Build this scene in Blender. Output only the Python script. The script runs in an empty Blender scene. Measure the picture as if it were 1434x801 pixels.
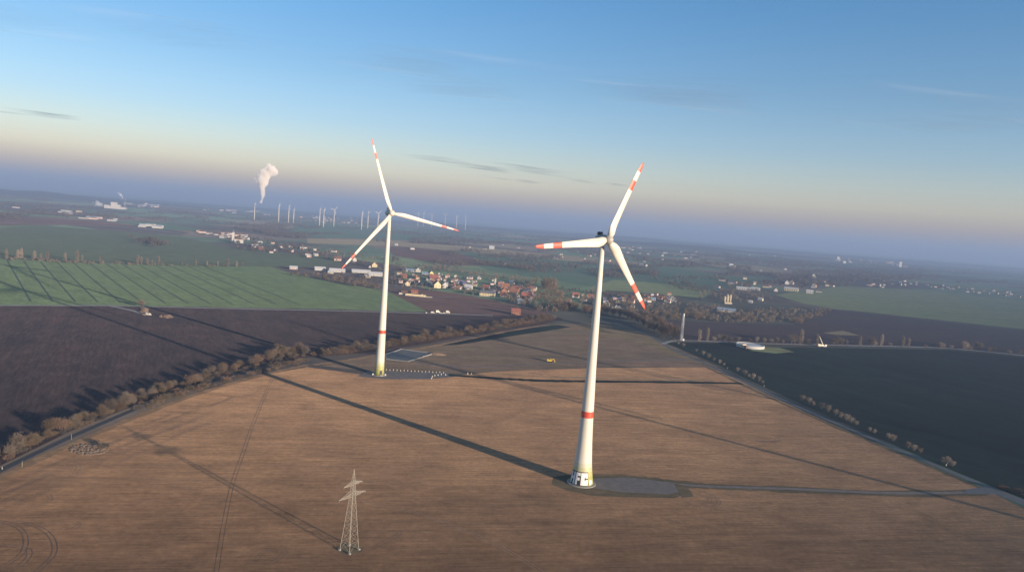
import bpy, bmesh, math, random
import numpy as np
from mathutils import Vector, Matrix

S = bpy.context.scene
COL = S.collection
rnd = random.Random(7)
PI = math.pi

# ------------------------------------------------------------------ camera
PW, PH, F = 1434.0, 801.0, 1050.0
EYE = Vector((0, 0, 141.0))
PITCH, ROLL = math.radians(4.85), math.radians(4.5)
ROT = Matrix.Rotation(PI / 2 - PITCH, 3, 'X') @ Matrix.Rotation(ROLL, 3, 'Z')
cam = bpy.data.cameras.new('camera')
cam.sensor_width = 36
cam.lens = F / PW * 36
cam.clip_start = 1
cam.clip_end = 200000
cam_o = bpy.data.objects.new('camera', cam)
COL.objects.link(cam_o)
cam_o.matrix_world = Matrix.Translation(EYE) @ ROT.to_4x4()
S.camera = cam_o

# ------------------------------------------------------------------ light
SUN_AZ, SUN_EL = 130.0, 8.3
w = bpy.data.worlds.new('World')
S.world = w
w.use_nodes = True
nt = w.node_tree
sky = nt.nodes.new('ShaderNodeTexSky')
sky.sky_type = 'NISHITA'
sky.sun_disc = False
sky.sun_elevation = math.radians(SUN_EL)
sky.sun_rotation = math.radians(SUN_AZ)
sky.altitude = 200
sky.air_density = 1.3
sky.dust_density = 0.4
sky.ozone_density = 4.0
# dusty winter air: the low sky is warmer than the clear-air model makes it
tcw = nt.nodes.new('ShaderNodeTexCoord')
spw = nt.nodes.new('ShaderNodeSeparateXYZ')
nt.links.new(tcw.outputs['Generated'], spw.inputs[0])
crw = nt.nodes.new('ShaderNodeValToRGB')
els = crw.color_ramp.elements
els[0].position, els[0].color = 0.0, (.94, .80, .78, 1)
els[1].position, els[1].color = 0.36, (.58, .86, 1.04, 1)
for _p, _c in ((.03, (1.42, 1.04, .98, 1)), (.05, (1.72, 1.30, 1.24, 1)), (.075, (1.56, 1.26, 1.30, 1)), (.11, (1.24, 1.12, 1.28, 1)), (.18, (.92, .95, 1.10, 1)), (.275, (.66, .88, 1.07, 1)), (.6, (1.35, 1.08, .86, 1))):  # top stop is added: warms the unseen sky overhead for warmer shaded ground
    _q = els.new(_p)
    _q.color = _c
nt.links.new(spw.outputs[2], crw.inputs[0])
mxw = nt.nodes.new('ShaderNodeMix')
mxw.data_type = 'RGBA'
mxw.blend_type = 'MULTIPLY'
mxw.inputs[0].default_value = 1.0
nt.links.new(sky.outputs[0], mxw.inputs[6])
nt.links.new(crw.outputs[0], mxw.inputs[7])
nt.links.new(mxw.outputs[2], nt.nodes['Background'].inputs[0])
nt.nodes['Background'].inputs[1].default_value = 0.11
sun = bpy.data.lights.new('sun', 'SUN')
sun.energy = 5.0
sun.angle = math.radians(0.5)
sun.color = (1.0, 0.81, 0.61)
sun_o = bpy.data.objects.new('sun', sun)
COL.objects.link(sun_o)
_e, _a = math.radians(SUN_EL), math.radians(SUN_AZ)
sdir = Vector((math.sin(_a) * math.cos(_e), math.cos(_a) * math.cos(_e), math.sin(_e)))
sun_o.rotation_euler = sdir.to_track_quat('Z', 'Y').to_euler()
sun_o.location = sdir * 400 + Vector((0, 0, 200))
S.view_settings.view_transform = 'Standard'
S.view_settings.look = 'None'
S.view_settings.gamma = 1
S.view_settings.use_curve_mapping = False
S.view_settings.exposure = 1.0
S.cycles.use_denoising = True
S.cycles.max_bounces = 6
S.cycles.volume_bounces = 6
S.cycles.transparent_max_bounces = 16

# ------------------------------------------------------------------ survey helpers
def G(px, py, z=0.0):
    """ground point seen at a pixel of the photograph"""
    d = ROT @ Vector((px - PW / 2, -(py - PH / 2), -F))
    t = (z - EYE.z) / d.z
    return Vector((d.x * t, d.y * t, z))

def P(q):
    v = ROT.transposed() @ (Vector(q) - EYE)
    return (PW / 2 + F * v.x / -v.z, PH / 2 - F * v.y / -v.z)

def AT(px, py, dist):
    """point at a given forward distance"""
    d = ROT @ Vector((px - PW / 2, -(py - PH / 2), -F))
    return EYE + d * (dist / d.y)

def mpp(g):
    """metres per photo pixel at a point"""
    return math.hypot(g.x, g.y) / F

# ------------------------------------------------------------------ materials
def new_mat(name):
    m = bpy.data.materials.new(name)
    m.use_nodes = True
    return m, m.node_tree, m.node_tree.nodes['Principled BSDF']

def N(t, typ, **kw):
    n = t.nodes.new(typ)
    for k, v in kw.items():
        if k.startswith('i_'):
            key = k[2:]
            n.inputs[int(key) if key.isdigit() else key].default_value = v
        else:
            setattr(n, k, v)
    return n

def mixc(t, fac, a, b, blend='MIX'):
    m = t.nodes.new('ShaderNodeMix')
    m.data_type = 'RGBA'
    m.blend_type = blend
    for s, v in ((0, fac), (6, a), (7, b)):
        if hasattr(v, 'is_output'):
            t.links.new(v, m.inputs[s])
        else:
            m.inputs[s].default_value = (*v, 1) if isinstance(v, tuple) else v
    return m.outputs[2]

def coords(t, rot=0.0, scale=(1, 1, 1)):
    tc = N(t, 'ShaderNodeTexCoord')
    r = N(t, 'ShaderNodeMapping', vector_type='POINT')
    r.inputs['Rotation'].default_value = (0, 0, -rot)
    t.links.new(tc.outputs['Object'], r.inputs[0])
    s = N(t, 'ShaderNodeMapping')
    s.inputs['Scale'].default_value = scale
    t.links.new(r.outputs[0], s.inputs[0])
    return s.outputs[0]

def noise(t, vec, scale, detail=4, rough=0.6, dist=0.0):
    n = N(t, 'ShaderNodeTexNoise', i_Scale=scale, i_Detail=detail, i_Roughness=rough, i_Distortion=dist)
    t.links.new(vec, n.inputs['Vector'])
    return n.outputs['Fac']

def ramp(t, fac, lo, hi):
    m = N(t, 'ShaderNodeMapRange')
    m.inputs[1].default_value = lo
    m.inputs[2].default_value = hi
    m.clamp = True
    t.links.new(fac, m.inputs[0])
    return m.outputs[0]

def simple(name, c, rough=0.8, var=0.25, scale=0.5, metal=0.0, streak=1.0):
    m, t, b = new_mat(name)
    v = coords(t, 0, (1, 1, streak))
    f = ramp(t, noise(t, v, scale, 5, 0.65), 0.3, 0.7)
    lo = tuple(x * (1 - var) for x in c)
    hi = tuple(min(1, x * (1 + var)) for x in c)
    t.links.new(mixc(t, f, lo, hi), b.inputs['Base Color'])
    b.inputs['Roughness'].default_value = rough
    b.inputs['Metallic'].default_value = metal
    return m

def field_mat(name, a, b_, c, rot, row=2.5, rows=0.5, patch=0.012, bump=0.25, cfac=0.7, near_dark=None):
    """crop or soil: broad patches, streaks along the working direction, fine clods"""
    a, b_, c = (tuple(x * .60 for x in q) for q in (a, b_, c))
    m, t, b = new_mat(name)
    v = coords(t)
    vr = coords(t, rot, (0.045, 1.0 / row, 1))
    vr2 = coords(t, rot, (0.0035, 0.22 / row, 1))
    big = ramp(t, noise(t, v, patch, 5, 0.6, 0.4), 0.34, 0.68)
    col = mixc(t, big, a, b_)
    st2 = ramp(t, noise(t, vr2, 1.0, 4, 0.7), 0.35, 0.7)
    m1 = N(t, 'ShaderNodeMath', operation='MULTIPLY', i_1=cfac)
    t.links.new(st2, m1.inputs[0])
    col = mixc(t, m1.outputs[0], col, c)
    st = ramp(t, noise(t, vr, 1.0, 5, 0.75), 0.3, 0.7)
    k = N(t, 'ShaderNodeMapRange')
    k.inputs[3].default_value = 1 - rows * 0.55
    k.inputs[4].default_value = 1 + rows * 0.45
    t.links.new(st, k.inputs[0])
    fine = ramp(t, noise(t, v, 0.30, 8, 0.85), 0.3, 0.7)
    k2 = N(t, 'ShaderNodeMapRange')
    k2.inputs[3].default_value = 0.66
    k2.inputs[4].default_value = 1.34
    t.links.new(fine, k2.inputs[0])
    kk = N(t, 'ShaderNodeMath', operation='MULTIPLY')
    t.links.new(k.outputs[0], kk.inputs[0])
    t.links.new(k2.outputs[0], kk.inputs[1])
    comb = N(t, 'ShaderNodeCombineColor')
    for i in range(3):
        t.links.new(kk.outputs[0], comb.inputs[i])
    col = mixc(t, 1.0, col, comb.outputs[0], 'MULTIPLY')
    mot = ramp(t, noise(t, coords(t, rot, (.55, 1, 1)), 0.05, 7, 0.72, .6), 0.32, 0.68)
    k3 = N(t, 'ShaderNodeMapRange')
    k3.inputs[3].default_value = 0.74
    k3.inputs[4].default_value = 1.2
    t.links.new(mot, k3.inputs[0])
    cmb = N(t, 'ShaderNodeCombineColor')
    for i in range(3):
        t.links.new(k3.outputs[0], cmb.inputs[i])
    col = mixc(t, 1.0, col, cmb.outputs[0], 'MULTIPLY')
    if near_dark:
        # colour multiplied darker toward the near side of the field, wavering edge
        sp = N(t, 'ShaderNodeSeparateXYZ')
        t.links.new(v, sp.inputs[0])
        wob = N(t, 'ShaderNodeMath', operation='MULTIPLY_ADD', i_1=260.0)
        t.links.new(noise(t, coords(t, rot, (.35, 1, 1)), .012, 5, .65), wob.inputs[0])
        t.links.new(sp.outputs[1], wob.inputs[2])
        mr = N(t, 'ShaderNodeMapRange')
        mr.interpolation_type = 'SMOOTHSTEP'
        mr.inputs[1].default_value, mr.inputs[2].default_value = near_dark
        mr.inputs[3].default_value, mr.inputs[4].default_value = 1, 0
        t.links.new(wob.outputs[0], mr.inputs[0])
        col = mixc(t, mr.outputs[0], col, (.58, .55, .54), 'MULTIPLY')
    t.links.new(col, b.inputs['Base Color'])
    b.inputs['Roughness'].default_value = 0.95
    b.inputs['Diffuse Roughness'].default_value = 1.0
    b.inputs['Specular IOR Level'].default_value = 0.1
    if bump:
        bp = N(t, 'ShaderNodeBump', i_Strength=bump, i_Distance=0.25)
        t.links.new(kk.outputs[0], bp.inputs['Height'])
        t.links.new(bp.outputs[0], b.inputs['Normal'])
    return m

# working direction of the rows: level in the photograph
_d = G(1150, 700) - G(300, 700)
ROWS = math.atan2(_d.y, _d.x)
_d = G(326, 424) - G(218, 372)
TRAM = math.atan2(_d.y, _d.x)
_d = G(1300, 560) - G(1050, 500)
ROWS_R = math.atan2(_d.y, _d.x)
_d = G(150, 470) - G(135, 540)
ROWS_L = math.atan2(_d.y, _d.x)

M = {}
M['stubble'] = field_mat('stubble', (.63, .375, .205), (.46, .275, .16), (.25, .16, .105), ROWS, 1.2, .65, .013, cfac=.5, near_dark=(330.0, 620.0))
M['plough'] = field_mat('dark_plough', (.060, .044, .047), (.088, .060, .056), (.042, .033, .040), ROWS_L, 3.0, .85, .008)
M['plough_dark'] = field_mat('wet_plough', (.075, .060, .070), (.095, .068, .068), (.055, .046, .062), ROWS, 3.0, .5, .006)
M['plough_far'] = field_mat('far_plough', (.13, .085, .082), (.165, .105, .09), (.07, .052, .058), ROWS, 4, .4, .005)
M['harrow'] = field_mat('harrowed_soil', (.24, .165, .13), (.19, .145, .11), (.12, .12, .085), ROWS + .12, 5, .5, .008)
M['crop'] = field_mat('winter_crop', (.115, .175, .095), (.135, .19, .10), (.105, .15, .09), TRAM, 4, .25, .006, 0)
M['crop_far'] = field_mat('far_crop', (.085, .12, .085), (.075, .105, .078), (.105, .125, .09), ROWS, 8, .3, .003, 0)
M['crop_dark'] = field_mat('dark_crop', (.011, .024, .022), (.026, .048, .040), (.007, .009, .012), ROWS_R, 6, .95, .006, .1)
M['crop_teal'] = field_mat('teal_crop', (.085, .15, .11), (.10, .165, .115), (.075, .125, .10), ROWS, 8, .25, .003, 0)
M['crop_bright'] = field_mat('bright_crop', (.19, .25, .135), (.225, .27, .14), (.14, .175, .11), ROWS, 8, .25, .003, 0)
M['straw'] = field_mat('straw_strip', (.33, .28, .19), (.26, .23, .165), (.16, .15, .11), ROWS, 8, .3, .003, 0)
M['grass'] = field_mat('rough_grass', (.21, .165, .105), (.25, .185, .12), (.13, .12, .075), ROWS, 4, .5, .05, .2)
M['verge'] = field_mat('dry_verge', (.27, .18, .115), (.19, .13, .085), (.33, .23, .145), ROWS, 3, .5, .05, .2)
M['gravel'] = simple('gravel', (.17, .14, .125), .95, .25, .25)
M['gravel_pale'] = simple('pale_gravel', (.34, .30, .27), .95, .2, .2)
M['asphalt'] = simple('asphalt', (.10, .105, .115), .9, .2, .3)
M['asphalt_dark'] = simple('dark_asphalt', (.050, .052, .06), .9, .2, .3)
M['track'] = simple('tyre_mark', (.115, .074, .054), .95, .3, .4)
M['track_pale'] = simple('pale_tyre_mark', (.28, .18, .125), .95, .3, .4)
M['tram'] = simple('tramline', (.062, .084, .052), .95, .3, .1)
M['basin'] = simple('basin_sheet', (.135, .135, .135), .95, .2, .15)
M['concrete'] = simple('concrete', (.30, .28, .26), .85, .15, .6)
M['white'] = simple('white_paint', (.655, .60, .51), .5, .085, .8, 0.0, .05)
M['white2'] = simple('pale_render', (.54, .51, .47), .8, .08, .4)
M['cream'] = simple('cream_render', (.70, .58, .36), .8, .1, .4)
M['yellowwall'] = simple('yellow_render', (.70, .56, .24), .8, .1, .4)
M['pinkwall'] = simple('pink_render', (.62, .45, .38), .8, .1, .4)
M['brickwall'] = simple('brick_wall', (.33, .15, .10), .85, .2, .5)
M['red_paint'] = simple('red_paint', (.62, .075, .035), .45, .06, .3)
M['red_roof'] = simple('red_roof_tile', (.27, .10, .07), .8, .25, .5)
M['orange_roof'] = simple('orange_roof_tile', (.34, .15, .09), .8, .25, .5)
M['brown_roof'] = simple('brown_roof_tile', (.17, .10, .075), .8, .25, .5)
M['grey_roof'] = simple('grey_roof', (.16, .16, .17), .8, .2, .5)
M['blue_roof'] = simple('blue_grey_roof', (.24, .32, .42), .6, .15, .2)
M['purple_roof'] = simple('slate_roof', (.16, .15, .22), .7, .2, .5)
M['pale_roof'] = simple('pale_sheet_roof', (.55, .54, .54), .6, .1, .2)
M['white_roof'] = simple('white_sheet_roof', (.55, .55, .55), .6, .1, .2)
M['grey_render'] = simple('grey_render', (.38, .37, .36), .8, .1, .4)
M['dull_cream'] = simple('dull_cream', (.42, .36, .26), .8, .1, .4)
M['glass'] = simple('window_glass', (.03, .035, .04), .15, .1, .5)
M['dark'] = simple('dark_plastic', (.025, .027, .03), .6, .2, .5)
M['rubber'] = simple('rubber', (.02, .02, .02), .8, .2, .5)
M['nacelle_grey'] = simple('nacelle_grey', (.30, .29, .28), .5, .1, .3)
M['hubgrey'] = simple('hub_paint', (.40, .36, .31), .5, .1, .3)
M['steel'] = simple('weathered_steel', (.34, .30, .245), .6, .15, .8)
M['mast_steel'] = simple('galvanised_steel', (.55, .56, .57), .5, .1, .5)
M['yellow'] = simple('machine_yellow', (.72, .50, .05), .5, .1, .8)
M['straw_clod'] = simple('straw_clod', (.25, .165, .11), .95, .3, .6)
M['black'] = simple('black_spray', (.02, .02, .022), .7, .2, .5)
M['whitespray'] = simple('white_spray', (.78, .75, .74), .7, .06, .8)
for i, c in enumerate([(.30, .30, .07), (.38, .37, .11), (.44, .42, .17), (.51, .48, .27), (.58, .54, .39)]):
    M['green%d' % i] = simple('tower_green', c, .5, .06, .3)
M['bark'] = simple('bark', (.07, .055, .045), .95, .25, 1.5)
M['bark_pale'] = simple('pale_bark', (.19, .16, .13), .95, .25, 1.5)

def twig_mat(name, a, b_):
    m, t, b = new_mat(name)
    oi = N(t, 'ShaderNodeObjectInfo')
    v = coords(t)
    f = ramp(t, noise(t, v, .6, 3, .6), .3, .7)
    col = mixc(t, f, a, b_)
    k = N(t, 'ShaderNodeMapRange')
    k.inputs[3].default_value = .75
    k.inputs[4].default_value = 1.3
    t.links.new(oi.outputs['Random'], k.inputs[0])
    comb = N(t, 'ShaderNodeCombineColor')
    for i in range(3):
        t.links.new(k.outputs[0], comb.inputs[i])
    t.links.new(mixc(t, 1.0, col, comb.outputs[0], 'MULTIPLY'), b.inputs['Base Color'])
    b.inputs['Roughness'].default_value = .95
    b.inputs['Specular IOR Level'].default_value = .1
    return m
M['twig'] = twig_mat('twigs', (.115, .086, .060), (.17, .125, .085))
M['twig_grey'] = twig_mat('grey_twigs', (.125, .10, .08), (.18, .145, .115))
M['twig_pale'] = twig_mat('pale_twigs', (.20, .165, .135), (.28, .235, .19))
M['twig_dark'] = twig_mat('dark_twigs', (.075, .066, .060), (.115, .096, .080))
M['twig_red'] = twig_mat('russet_twigs', (.13, .088, .065), (.18, .12, .085))

def countryside():
    """patchwork of distant fields"""
    m, t, b = new_mat('countryside')
    v = coords(t, .35, (1, .62, 1))
    n1 = N(t, 'ShaderNodeTexNoise', i_Scale=.0011, i_Detail=4.0)
    t.links.new(v, n1.inputs['Vector'])
    vm = N(t, 'ShaderNodeVectorMath', operation='MULTIPLY_ADD')
    vm.inputs[1].default_value = (260, 260, 0)
    t.links.new(n1.outputs['Color'], vm.inputs[0])
    t.links.new(v, vm.inputs[2])
    vo = N(t, 'ShaderNodeTexVoronoi', i_Scale=.0017, distance='MANHATTAN')
    t.links.new(vm.outputs[0], vo.inputs['Vector'])
    sep = N(t, 'ShaderNodeSeparateColor')
    t.links.new(vo.outputs['Color'], sep.inputs[0])
    cr = N(t, 'ShaderNodeValToRGB')
    cr.color_ramp.interpolation = 'CONSTANT'
    stops = [(0, (.075, .115, .075)), (.2, (.10, .085, .075)), (.34, (.055, .05, .052)), (.48, (.085, .125, .09)),
             (.62, (.06, .09, .07)), (.74, (.13, .115, .09)), (.84, (.05, .055, .05)), (.93, (.10, .135, .085))]
    e = cr.color_ramp.elements
    e[0].position, e[0].color = 0, (*stops[0][1], 1)
    e[1].position, e[1].color = stops[1][0], (*stops[1][1], 1)
    for p_, c in stops[2:]:
        q = e.new(p_)
        q.color = (*c, 1)
    t.links.new(sep.outputs[0], cr.inputs[0])
    big = ramp(t, noise(t, v, .0016, 8, .62), .50, .60)
    col = mixc(t, big, cr.outputs[0], (.050, .047, .045))
    sm = ramp(t, noise(t, v, .012, 6, .7), .3, .7)
    k = N(t, 'ShaderNodeMapRange')
    k.inputs[3].default_value = .7
    k.inputs[4].default_value = 1.3
    t.links.new(sm, k.inputs[0])
    comb = N(t, 'ShaderNodeCombineColor')
    for i in range(3):
        t.links.new(k.outputs[0], comb.inputs[i])
    t.links.new(mixc(t, 1.0, col, comb.outputs[0], 'MULTIPLY'), b.inputs['Base Color'])
    b.inputs['Roughness'].default_value = .95
    b.inputs['Diffuse Roughness'].default_value = 1.0
    b.inputs['Specular IOR Level'].default_value = .1
    return m
M['country'] = countryside()

# ------------------------------------------------------------------ mesh helpers
class MB:
    def __init__(s):
        s.v, s.f, s.m = [], [], []
    def add(s, verts, faces, mi=0):
        o = len(s.v)
        s.v += [tuple(q) for q in verts]
        s.f += [tuple(i + o for i in q) for q in faces]
        s.m += [mi] * len(faces)
        return s
    def box(s, c, d, rz=0.0, mi=0, taper=1.0):
        hx, hy, hz = d[0] / 2, d[1] / 2, d[2] / 2
        cr, sr = math.cos(rz), math.sin(rz)
        vs = []
        for z in (-1, 1):
            k = taper if z > 0 else 1
            for x, y in ((-1, -1), (1, -1), (1, 1), (-1, 1)):
                a, b = x * hx * k, y * hy * k
                vs.append((c[0] + a * cr - b * sr, c[1] + a * sr + b * cr, c[2] + z * hz))
        return s.add(vs, [(0, 3, 2, 1), (4, 5, 6, 7), (0, 1, 5, 4), (1, 2, 6, 5), (2, 3, 7, 6), (3, 0, 4, 7)], mi)
    def tube(s, a, b, r1, r2=None, n=6, mi=0, caps=True):
        r2 = r1 if r2 is None else r2
        a, b = Vector(a), Vector(b)
        q = (b - a).to_track_quat('Z', 'Y')
        vs = []
        for p, r in ((a, r1), (b, r2)):
            for i in range(n):
                t = 2 * PI * i / n
                vs.append(p + q @ Vector((math.cos(t) * r, math.sin(t) * r, 0)))
        fs = [(i, (i + 1) % n, n + (i + 1) % n, n + i) for i in range(n)]
        if caps:
            fs += [tuple(reversed(range(n))), tuple(range(n, 2 * n))]
        return s.add(vs, fs, mi)
    def lathe(s, prof, n=40, mis=None, caps=True, axis=None, org=(0, 0, 0)):
        q = Vector(axis).to_track_quat('Z', 'Y') if axis is not None else None
        vs = []
        for z, r in prof:
            for i in range(n):
                t = 2 * PI * i / n
                p = Vector((math.cos(t) * r, math.sin(t) * r, z))
                if q:
                    p = q @ p
                vs.append(p + Vector(org))
        o = len(s.v)
        s.v += [tuple(p) for p in vs]
        for k in range(len(prof) - 1):
            for i in range(n):
                j = (i + 1) % n
                s.f.append((o + k * n + i, o + k * n + j, o + (k + 1) * n + j, o + (k + 1) * n + i))
                s.m.append(mis[k] if mis else 0)
        if caps:
            s.f.append(tuple(o + i for i in reversed(range(n))))
            s.m.append(mis[0] if mis else 0)
            s.f.append(tuple(o + (len(prof) - 1) * n + i for i in range(n)))
            s.m.append(mis[-1] if mis else 0)
        return s
    def mesh(s, name, mats, smooth=False):
        me = bpy.data.meshes.new(name)
        me.from_pydata(s.v, [], s.f)
        for m in (mats if isinstance(mats, (list, tuple)) else [mats]):
            me.materials.append(m)
        me.polygons.foreach_set('material_index', s.m)
        if smooth:
            me.polygons.foreach_set('use_smooth', [True] * len(me.polygons))
        me.update()
        return me
    def build(s, name, mats, parent=None, smooth=False, loc=None, angle=None):
        me = s.mesh(name, mats, smooth)
        return link(name, me, parent, loc)

def link(name, me, parent=None, loc=None):
    o = bpy.data.objects.new(name, me)
    COL.objects.link(o)
    if parent:
        o.parent = parent
    if loc is not None:
        o.location = loc
    return o

def tag(o, label=None, cat=None, group=None, kind=None):
    if label: o['label'] = label
    if cat: o['category'] = cat
    if group: o['group'] = group
    if kind: o['kind'] = kind
    return o

def empty(name, loc, label, cat, group=None, rz=0.0):
    o = bpy.data.objects.new(name, None)
    COL.objects.link(o)
    o.location = loc
    o.rotation_euler = (0, 0, rz)
    o.empty_display_size = 2
    return tag(o, label, cat, group)

def copy_tree(root, loc, rz=0.0, scale=1.0, label=None, group=None):
    r = root.copy()
    COL.objects.link(r)
    r.location = loc
    r.rotation_euler = (0, 0, rz)
    r.scale = (scale,) * 3 if not isinstance(scale, tuple) else scale
    if label: r['label'] = label
    if group: r['group'] = group
    for ch in list(root.children):
        c = ch.copy()
        COL.objects.link(c)
        c.parent = r
        for g in list(ch.children):
            d = g.copy()
            COL.objects.link(d)
            d.parent = c
    return r

def smooth_line(pts, n=8):
    out = []
    p = [pts[0]] + list(pts) + [pts[-1]]
    for i in range(1, len(p) - 2):
        for k in range(n):
            t = k / n
            a, b, c, d = p[i - 1], p[i], p[i + 1], p[i + 2]
            out.append(0.5 * ((2 * b) + (c - a) * t + (2 * a - 5 * b + 4 * c - d) * t * t + (3 * b - a - 3 * c + d) * t ** 3))
    out.append(p[-2])
    return out

def struct(o):
    o['kind'] = 'structure'
    return o

def lift(layer, dist):
    return layer * 0.004 * max(1.0, dist / 150.0)

def field(name, pix, mat, layer, jag=0.0):
    g = [G(*q) for q in pix]
    d = sum(math.hypot(q.x, q.y) for q in g) / len(g)
    z = lift(layer, d)
    pts = []
    r = random.Random(len(pix) * 31 + int(pix[0][0]))
    for i, a in enumerate(g):
        b = g[(i + 1) % len(g)]
        L = (b - a).length
        n = max(1, min(40, int(L / 25))) if jag else 1
        nrm = Vector((-(b - a).y, (b - a).x, 0)).normalized() if L > 0 else Vector()
        for k in range(n):
            q = a.lerp(b, k / n)
            if jag and k:
                q = q + nrm * r.uniform(-jag, jag)
            pts.append((q.x, q.y, z))
    bm = bmesh.new()
    vs = [bm.verts.new(q) for q in pts]
    f = bm.faces.new(vs)
    f.normal_update()
    if f.normal.z < 0:
        f.normal_flip()
    bmesh.ops.triangulate(bm, faces=[f], ngon_method='EAR_CLIP')
    me = bpy.data.meshes.new(name)
    bm.to_mesh(me)
    bm.free()
    me.materials.append(mat)
    return struct(link(name, me))

def ribbon(name, pix, width, mat, layer, n=8, off=0.0, jit=0.0, world=False, kind='structure'):
    pts = [Vector(q) for q in pix] if world else [G(*q) for q in pix]
    pts = smooth_line(pts, n)
    d = sum(math.hypot(q.x, q.y) for q in pts) / len(pts)
    z = lift(layer, d)
    b = MB()
    r = random.Random(int(pts[0].x * 7) + len(pts))
    vs = []
    for i, q in enumerate(pts):
        t = (pts[min(i + 1, len(pts) - 1)] - pts[max(i - 1, 0)])
        t.z = 0
        t.normalize()
        nn = Vector((-t.y, t.x, 0))
        wv = width * (1 + r.uniform(-jit, jit))
        c = q + nn * off
        vs += [(c.x + nn.x * wv / 2, c.y + nn.y * wv / 2, z), (c.x - nn.x * wv / 2, c.y - nn.y * wv / 2, z)]
    fs = [(2 * i + 1, 2 * i + 3, 2 * i + 2, 2 * i) for i in range(len(pts) - 1)]
    b.add(vs, fs)
    o = b.build(name, mat)
    o['kind'] = kind
    return o

# ------------------------------------------------------------------ ground, fields, roads
def ground():
    g = MB()
    xs = sorted(set([s * x for x in (0, 150, 300, 500, 800, 1200, 1800, 2600, 3600, 5000, 7000, 10000, 14000, 20000, 28000, 40000, 58000) for s in (-1, 1)]))
    ys = [-9500, -6000, -3000, -1500, -700, -300, 0] + [x for x in xs if x > 0]
    vs = [(x, y, 0) for y in ys for x in xs]
    nx = len(xs)
    fs = [(j * nx + i, j * nx + i + 1, (j + 1) * nx + i + 1, (j + 1) * nx + i) for j in range(len(ys) - 1) for i in range(nx - 1)]
    g.add(vs, fs)
    return struct(g.build('ground', M['country']))
ground()

field('field_beyond', [(-160, 318), (0, 319), (60, 316), (180, 325), (250, 331), (330, 348), (470, 360), (480, 373), (380, 374), (150, 369), (0, 363), (-160, 358)], M['crop_far'], 1)
field('far_field', [(-150, 300), (0, 303), (120, 309), (200, 317), (60, 315), (-150, 317)], M['plough_far'], 1)
field('far_field', [(150, 309), (230, 312), (290, 323), (230, 322)], M['crop_teal'], 1)
field('far_field', [(430, 334), (560, 337), (700, 349), (900, 368), (870, 372), (700, 357), (560, 345), (430, 341)], M['straw'], 3)
field('far_field', [(430, 312), (520, 318), (640, 328), (620, 337), (540, 336), (430, 332), (400, 322)], M['crop_teal'], 1)
field('far_field', [(540, 345), (600, 347), (650, 357), (695, 372), (640, 372), (590, 365), (552, 358)], M['plough_far'], 2)
field('far_field', [(600, 346), (700, 358), (830, 366), (950, 376), (1020, 386), (1080, 393), (1010, 405), (985, 418), (860, 407), (770, 392), (690, 380), (650, 366)], M['crop_teal'], 1)
field('far_field', [(860, 392), (930, 397), (1000, 407), (985, 417), (900, 410), (820, 404)], M['crop_bright'], 2)
field('far_field', [(975, 362), (1040, 371), (1110, 379), (1150, 384), (1090, 383), (1010, 375), (960, 366)], M['straw'], 2)
field('far_field', [(1085, 413), (1180, 401), (1270, 405), (1434, 421), (1520, 428), (1520, 474), (1434, 461), (1250, 441), (1165, 432), (1125, 425)], M['crop_bright'], 2)
field('green_field', [(-200, 358), (0, 363), (130, 369), (380, 374), (405, 382), (470, 396), (540, 407), (600, 437), (460, 433), (230, 429), (-200, 426)], M['crop'], 2)
field('triangle_field', [(535, 406), (590, 405), (640, 411), (690, 420), (740, 431), (775, 440), (720, 443), (600, 438)], M['plough_far'], 2)
field('dark_field', [(-300, 428), (0, 428), (230, 430), (350, 433), (600, 439), (770, 441), (790, 447), (760, 455), (700, 463), (600, 481), (520, 493), (430, 501), (350, 512), (260, 543), (200, 563), (100, 603), (0, 652), (-150, 730), (-400, 860)], M['plough'], 2)
field('right_dark_field', [(915, 447), (1030, 453), (1110, 455), (1165, 433), (1250, 443), (1434, 463), (1560, 480), (1560, 514), (1434, 497), (1330, 487), (1160, 483), (1000, 478), (960, 476), (930, 468)], M['plough_dark'], 2, 1.5)
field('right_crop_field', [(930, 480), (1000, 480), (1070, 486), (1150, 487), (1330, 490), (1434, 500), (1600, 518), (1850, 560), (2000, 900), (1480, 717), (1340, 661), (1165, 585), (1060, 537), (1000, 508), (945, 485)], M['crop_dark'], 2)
field('upper_field', [(448, 512), (520, 497), (600, 484), (700, 466), (780, 454), (870, 452), (930, 480), (1005, 514), (830, 514), (700, 520), (640, 523), (540, 522)], M['harrow'], 2, 1.0)
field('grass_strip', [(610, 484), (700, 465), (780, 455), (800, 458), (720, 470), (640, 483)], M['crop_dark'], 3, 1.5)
field('grass_strip', [(800, 456), (870, 453), (930, 479), (1003, 513), (960, 505), (900, 482), (840, 470)], M['grass'], 3, 1.5)
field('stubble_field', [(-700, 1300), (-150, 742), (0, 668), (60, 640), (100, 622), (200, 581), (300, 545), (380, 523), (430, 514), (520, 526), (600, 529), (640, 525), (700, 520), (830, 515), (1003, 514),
                        (1060, 545), (1150, 587), (1250, 631), (1340, 669), (1390, 690), (1440, 715), (2100, 1000), (2400, 1400)], M['stubble'], 1)

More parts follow.
